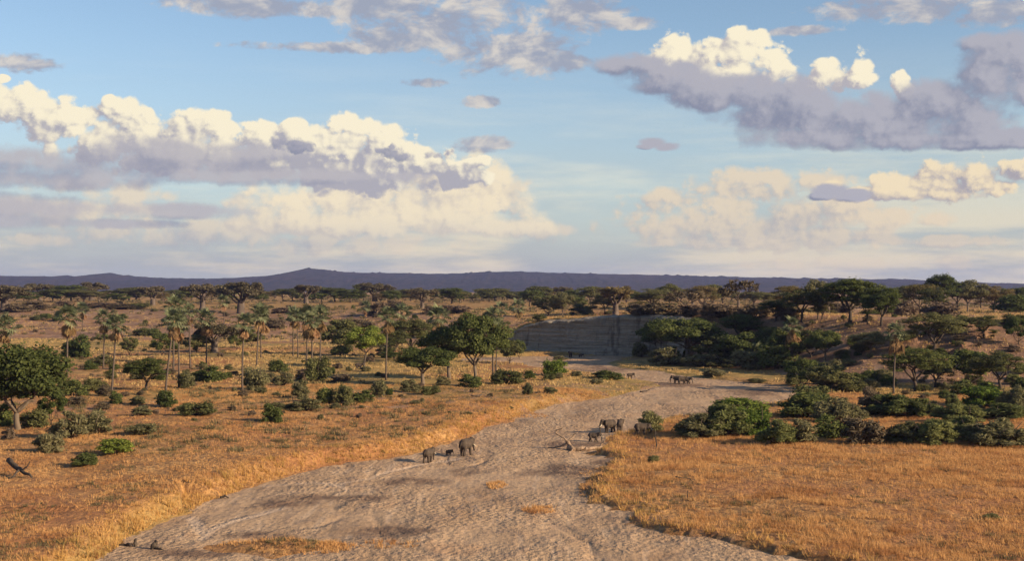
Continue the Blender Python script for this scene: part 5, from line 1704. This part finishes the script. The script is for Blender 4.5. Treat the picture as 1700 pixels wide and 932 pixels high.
dead_thing('fallen_tree', 'bleached fallen tree with upturned roots and crooked branches on the sand', 'fallen tree', (965, 749), [
    ('trunk', [(943, 748, .45, -.6), (960, 748, .34, .3), (980, 744, .32, -.6), (1004, 736, .30, -3.0)], .42, .22),
    ('root_plate', [(941, 735, 1.35, -1.0), (946, 741, .75, -.7), (952, 750, .12, .6)], .26, .34),
    ('root', [(952, 742, .6, -.3), (948, 750, .05, 1.2), (943, 753, .0, 1.8)], .16, .06),
    ('branch', [(945, 738, 1.1, -.8), (936, 728, 1.9, -1.0), (923, 719, 2.6, -1.4), (926, 715, 3.0, -1.5), (935, 711, 3.4, -1.5)], .17, .06),
    ('branch', [(941, 735, 1.3, -.9), (950, 727, 1.9, -1.2), (953, 720, 2.4, -1.2), (959, 715, 2.8, -1.0)], .15, .06),
    ('branch', [(940, 737, 1.0, -1.0), (928, 740, .45, -1.6), (905, 741, .12, -2.4), (880, 742, .05, -2.2)], .15, .05),
    ('branch', [(998, 738, .4, -2.6), (1002, 732, .9, -2.8), (1006, 728, 1.3, -2.6)], .16, .06),
    ('branch', [(972, 746, .5, 0), (973, 751, .3, .9), (972, 754, .05, 1.5)], .09, .04),
    ('branch', [(933, 752, .0, .9), (933, 745, .65, .9)], .05, .03),
], B_DEAD, 2)
dead_thing('fallen_log', 'charred dark log with a pale broken branch on the left grass', 'log', (36, 794), [
    ('trunk', [(-4, 768, 1.7, -4.0), (14, 777, 1.2, -2.4), (34, 786, .7, -.8), (58, 800, .2, 1.0)], .40, .13),
    ('branch', [(34, 786, .8, -.8), (43, 779, 1.3, -.6), (48, 770, 2.0, -.6)], .13, .05),
    ('branch', [(28, 784, .8, -.8), (24, 796, .1, .8)], .16, .08),
], B_DARK, 3)
dead_thing('dead_stem', 'crooked dead stem standing in the grass right of the dark elephant', 'dead tree', (1090, 745), [
    ('stem', [(1090, 745, -.1, 0), (1090, 736, .8, 0), (1088, 727, 1.6, .1), (1088, 718, 2.4, .1), (1086, 712, 3.0, .2)], .12, .05),
    ('branch', [(1088, 724, 1.9, .1), (1092, 719, 2.4, .2)], .05, .03),
], B_DARK, 4)
dead_thing('dry_branch', 'thin forked dead branch lying in the right grass field', 'branch', (1134, 802), [
    ('branch', [(1121, 794, .75, 0), (1133, 796, .6, 0), (1144, 797, .55, 0), (1150, 804, .1, .4)], .07, .03),
    ('twig', [(1144, 797, .55, 0), (1158, 803, .15, -.6)], .04, .02),
], B_DARK, 5)
dead_thing('dry_branch', 'short dead stub poking out of the right grass field', 'branch', (1142, 832), [
    ('branch', [(1142, 832, -.1, 0), (1141, 824, .7, 0), (1141, 818, 1.2, .1)], .08, .04),
], B_DARK, 6)
dead_thing('driftwood', 'dark driftwood branch on the sand edge of the grass tongue', 'branch', (1074, 652), [
    ('branch', [(1062, 652, .2, 0), (1072, 651, .35, 0), (1080, 648, .9, 0)], .20, .06),
], B_DARK, 7)
dead_thing('driftwood', 'grey heap of dead branches in front of the grove', 'branch', (800, 660), [
    ('branch', [(782, 656, .3, 0), (798, 658, .5, .2), (812, 654, .9, 0)], .16, .06),
    ('branch', [(790, 660, .1, .3), (802, 654, .9, 0), (806, 650, 1.2, 0)], .12, .05),
    ('branch', [(796, 661, .1, .5), (800, 657, .6, .2), (815, 660, .2, .5)], .12, .05),
], B_PALE, 8)
dead_thing('driftwood', 'slim dark stick stranded on the open sand', 'branch', (929, 716), [
    ('branch', [(922, 716, .05, 0), (929, 713, .3, 0), (935, 710, .55, 0)], .09, .04),
], B_DARK, 9)
dead_thing('driftwood', 'small dark snag at the foot of the left grass bank', 'branch', (374, 828), [
    ('branch', [(366, 828, .1, 0), (374, 826, .3, 0), (381, 827, .1, .2)], .16, .07),
], B_DARK, 10)
dead_thing('stump', 'dark broken stump at the bottom-left edge of the sand', 'stump', (258, 912), [
    ('stem', [(254, 912, -.1, 0), (256, 906, .5, 0), (259, 902, .75, .1)], .32, .18),
    ('root', [(256, 910, .3, 0), (266, 911, .1, .3), (274, 913, .0, .6)], .16, .06),
], B_DARK, 11)
dead_thing('stump', 'smaller dark stump left of the broken one at the bottom-left sand edge', 'stump', (226, 908), [
    ('stem', [(226, 908, -.1, 0), (225, 902, .5, 0), (226, 899, .7, 0)], .22, .12),
    ('root', [(220, 908, .2, 0), (208, 906, .15, -.4), (192, 907, .1, -.4)], .16, .06),
], B_DARK, 12)


def mound():
    b = spot(1596, 588)
    wd, ht = 46 * b.y / F, 17 * b.y / F
    n, m = 40, 14
    V = []
    for i in range(m):
        t = i / (m - 1)
        for k in range(n):
            a = 2 * math.pi * k / n
            r = (1 - t) ** 0.8 * (0.5 + 0.14 * (vnoise(np.array([3 * math.cos(a) + 9]), np.array([3 * math.sin(a) + t * 3]), 5)[0] - 0.5))
            V.append((wd * r * math.cos(a), wd * r * math.sin(a), ht * (t ** 1.15) * (0.95 + 0.1 * math.sin(3 * a)) - 0.15))
    i = np.arange(m * n).reshape(m, n)
    j = np.roll(i, -1, 1)
    q = np.stack([i[:-1], j[:-1], j[1:], i[1:]], -1).reshape(-1, 4)
    mt, nt, bb = material('termite_earth')
    tcn = N(nt, 'ShaderNodeTexCoord').outputs['Object']
    nn = noise(nt, scaled(nt, tcn, 0.8, 0.8, 0.8), 1.0, 5, 0.6)
    nt.links.new(ramp(nt, nn, [(0.35, (0.11, 0.055, 0.038)), (0.65, (0.20, 0.105, 0.07))]), bb.inputs['Base Color'])
    nt.links.new(bump(nt, nn, 0.8, 0.4), bb.inputs['Normal'])
    o = link(bpy.data.objects.new('termite_mound', mesh_np('termite_mound', V, q, mt, True)))
    o.location = b
    tag(o, 'reddish brown termite mound on the right slope', 'termite mound')


mound()


# ================================================================== grass
def grass_material(name, a, b_, c3):
    m = bpy.data.materials.new(name)
    m.use_nodes = True
    nt = m.node_tree
    nt.nodes.clear()
    geo = N(nt, 'ShaderNodeNewGeometry')
    n1 = noise(nt, scaled(nt, geo.outputs['Position'], 0.16, 0.11, 0.0), 1.0, 5, 0.6)
    c = mixc(nt, geo.outputs['Random Per Island'], a, b_)
    c = mixc(nt, remap(nt, n1, 0.45, 0.66, 0.0, 0.85), c, c3)
    d = N(nt, 'ShaderNodeBsdfDiffuse')
    t = N(nt, 'ShaderNodeBsdfTranslucent')
    nt.links.new(c, d.inputs[0])
    nt.links.new(c, t.inputs[0])
    mx = N(nt, 'ShaderNodeMixShader')
    mx.inputs[0].default_value = 0.35
    nt.links.new(d.outputs[0], mx.inputs[1])
    nt.links.new(t.outputs[0], mx.inputs[2])
    o = N(nt, 'ShaderNodeOutputMaterial')
    nt.links.new(mx.outputs[0], o.inputs[0])
    return m


def tufts(name, label, x, y, hmin, hmax, nb, bw, spread, mat, g):
    n = len(x)
    z = land(x, y)
    h = g.uniform(hmin, hmax, n)
    k = np.repeat(np.arange(n), nb)
    m = n * nb
    a = g.uniform(0, 2 * np.pi, m)
    q = g.uniform(0, 1, m) ** 0.6 * spread
    bx, by = x[k] + q * np.cos(a) * h[k], y[k] + q * np.sin(a) * h[k]
    L = h[k] * g.uniform(0.6, 1.1, m)
    tilt = g.uniform(0.05, 0.75, m)
    ta = a + g.normal(0, 0.6, m)
    tx, ty = np.cos(ta) * np.sin(tilt) * L, np.sin(ta) * np.sin(tilt) * L
    tx = tx - 0.10 * L
    tz = np.cos(tilt) * L
    wa = g.uniform(0, np.pi, m)
    wx, wy = np.cos(wa) * bw * 0.5 * (0.6 + h[k]), np.sin(wa) * bw * 0.5 * (0.6 + h[k])
    zb = z[k] - 0.04
    V = np.stack([np.stack([bx - wx, by - wy, zb], 1), np.stack([bx + wx, by + wy, zb], 1), np.stack([bx + tx, by + ty, zb + tz], 1)], 1).reshape(-1, 3)
    o = link(bpy.data.objects.new(name, mesh_np(name, V, np.arange(m * 3).reshape(m, 3), mat)))
    tag(o, label, None, None, 'stuff')
    return o


def scatter(g, n, y0, y1, power=1.0):
    y = (g.uniform(0, 1, n) * (y1 ** power - y0 ** power) + y0 ** power) ** (1 / power)
    x = np.tan(np.radians(g.uniform(-25, 25, n))) * y
    return x, y


G_GOLD = grass_material('gold_grass', (0.46, 0.245, 0.095), (0.60, 0.36, 0.16), (0.33, 0.155, 0.065))
G_BANK = grass_material('bank_grass', (0.44, 0.25, 0.085), (0.56, 0.35, 0.13), (0.34, 0.22, 0.075))
G_FAR = grass_material('far_grass', (0.42, 0.27, 0.11), (0.58, 0.41, 0.19), (0.30, 0.21, 0.085))
G_WEED = grass_material('grey_weeds', (0.10, 0.085, 0.045), (0.20, 0.16, 0.085), (0.085, 0.085, 0.04))
g = np.random.default_rng(77)
x, y = scatter(g, 170000, 98, 335, 1.6)
s = river_sd(x, y)
f, w, h = foot_sd(x, y)
px = 850 + x / y * F
onisle = (y < 150) & (y > 125) & (px > 320) & (px < 650)
patch = fbm(x * 0.09, y * 0.06, 201, 4) + (fbm(x * 0.45, y * 0.30, 203, 2) - 0.5) * 0.55
fl = fbm(x * 0.05, y * 0.16, 207, 3)
bare = ss(5, 9, s) * ss(40, 22, s) * ss(150, 190, y) * ss(290, 250, y)
prob = np.where(px < 900, (0.12 + 0.75 * ss(0.40, 0.64, patch)) * (1 - 0.6 * bare), (0.16 + 0.80 * ss(0.40, 0.54, fl * 0.5 + patch * 0.5)) * (0.35 + 0.65 * ss(1, 9, s + (fbm(x * 0.3, y * 0.22, 231, 2) - 0.5) * 14)))
keep = (s > 0.4) & (f < 20) & ~onisle & (g.uniform(0, 1, len(x)) < prob)
lf = px < 900
kl = keep & lf
kr = keep & ~lf
tufts('dry_grass', 'dry orange grass on the left flat', x[kl], y[kl], 0.22, 0.60, 8, 0.055, 0.6, G_GOLD, g)
tufts('dry_grass', 'dry golden grass in the right field', x[kr], y[kr], 0.35, 0.80, 10, 0.048, 0.55, G_GOLD, g)
x, y = scatter(g, 90000, 98, 345, 1.3)
s = river_sd(x, y)
px = 850 + x / y * F
onisle = (y < 150) & (y > 125) & (px > 320) & (px < 650)
keep = (s > 0.15) & (s < 5.0) & ~onisle & (g.uniform(0, 1, len(x)) < np.where(px < 900, 0.9, 0.30) * ss(5.0, 1.5, s))
tufts('bank_grass', 'tall yellow grass along the banks of the riverbed', x[keep], y[keep], 0.45, 0.95, 10, 0.065, 0.5, G_BANK, g)
x, y = scatter(g, 60000, 98, 330, 1.5)
s = river_sd(x, y)
px = 850 + x / y * F
wp = fbm(x * 0.14, y * 0.10, 221, 3) + (fbm(x * 0.6, y * 0.45, 223, 2) - 0.5) * 0.5
keep = (s > 0.8) & (wp > np.where(px < 900, 0.66, 0.74)) & (g.uniform(0, 1, len(x)) < 0.8)
tufts('grey_weeds', 'low grey-green weeds between the orange grass', x[keep], y[keep], 0.25, 0.60, 12, 0.06, 0.7, G_WEED, g)
x, y = scatter(g, 60000, 335, 900, 1.2)
s = river_sd(x, y)
patch = fbm(x * 0.06, y * 0.04, 211, 4)
keep = (s > 0.6) & (g.uniform(0, 1, len(x)) < ss(0.40, 0.6, patch))
tufts('far_grass', 'pale dry grass tussocks on the far plain', x[keep], y[keep], 0.4, 0.9, 6, 0.16, 0.7, G_FAR, g)
x, y = scatter(g, 9000, 200, 660, 1.4)
s = river_sd(x, y)
f, w, h = foot_sd(x, y)
px = 850 + x / y * F
wp = fbm(x * 0.05, y * 0.035, 241, 3)
keep = (s > 5) & (px < 880) & (g.uniform(0, 1, len(x)) < ss(0.42, 0.62, wp) * 0.6)
tufts('low_scrub', 'low grey-green scrub scattered through the grass of the left flat', x[keep], y[keep], 0.45, 1.1, 34, 0.10, 1.0, G_WEED, g)
x, y = scatter(g, 16000, 640, 1900, 1.2)
wp = fbm(x * 0.02, y * 0.012, 251, 3)
px = 850 + x / y * F
keep = (g.uniform(0, 1, len(x)) < ss(0.40, 0.60, wp) * np.where(px < 1250, 0.5, 0.35))
tufts('far_scrub', 'low dark scrub dotting the far plain below the ridge', x[keep], y[keep], 0.8, 2.2, 26, 0.22, 1.0, G_WEED, g)
# thin tufts stranded on the sand itself
P = []
for (cx, cy, rx, ry, n) in [(826, 806, 16, 7, 70), (895, 847, 26, 7, 90), (1000, 790, 40, 14, 60), (430, 903, 70, 8, 60), (555, 910, 30, 7, 110), (500, 915, 80, 8, 60), (985, 815, 25, 16, 60), (880, 690, 30, 5, 60), (640, 905, 60, 8, 40)]:
    for _ in range(n):
        a, q = random.uniform(0, 6.283), math.sqrt(random.random())
        P.append(flat(cx + rx * q * math.cos(a), cy + ry * q * math.sin(a)))
P = np.array(P)
o = tufts('sand_grass', 'thin dry tufts stranded on the sand', P[:, 0], P[:, 1], 0.25, 0.6, 9, 0.075, 0.6, G_GOLD, g)
me = o.data
co = np.empty(len(me.vertices) * 3, np.float32)
me.vertices.foreach_get('co', co)
co = co.reshape(-1, 3)
base = np.repeat(np.maximum(sand(P[:, 0], P[:, 1]), land(P[:, 0], P[:, 1])) - land(P[:, 0], P[:, 1]), 27)
co[:, 2] += base
me.vertices.foreach_set('co', co.ravel())

# ================================================================== air
def haze():
    x0, x1, y0, y1, z0, z1 = -16000, 16000, -400, 12500, -4.0, 200.0
    V = [(x, y, z) for z in (z0, z1) for y in (y0, y1) for x in (x0, x1)]
    Fq = [(0, 2, 3, 1), (4, 5, 7, 6), (0, 1, 5, 4), (2, 6, 7, 3), (0, 4, 6, 2), (1, 3, 7, 5)]
    me = mesh_np('haze', V, Fq)
    m = bpy.data.materials.new('haze')
    m.use_nodes = True
    nt = m.node_tree
    nt.nodes.clear()
    p = nt.nodes.new('ShaderNodeVolumePrincipled')
    p.inputs['Color'].default_value = (0.40, 0.47, 1.0, 1)
    p.inputs['Density'].default_value = 2.9e-5
    p.inputs['Anisotropy'].default_value = 0.1
    out = nt.nodes.new('ShaderNodeOutputMaterial')
    nt.links.new(p.outputs[0], out.inputs['Volume'])
    m.cycles.homogeneous_volume = True
    me.materials.append(m)
    o = link(bpy.data.objects.new('haze', me))
    tag(o, 'thin blue evening haze over the plain', None, None, 'stuff')


haze()
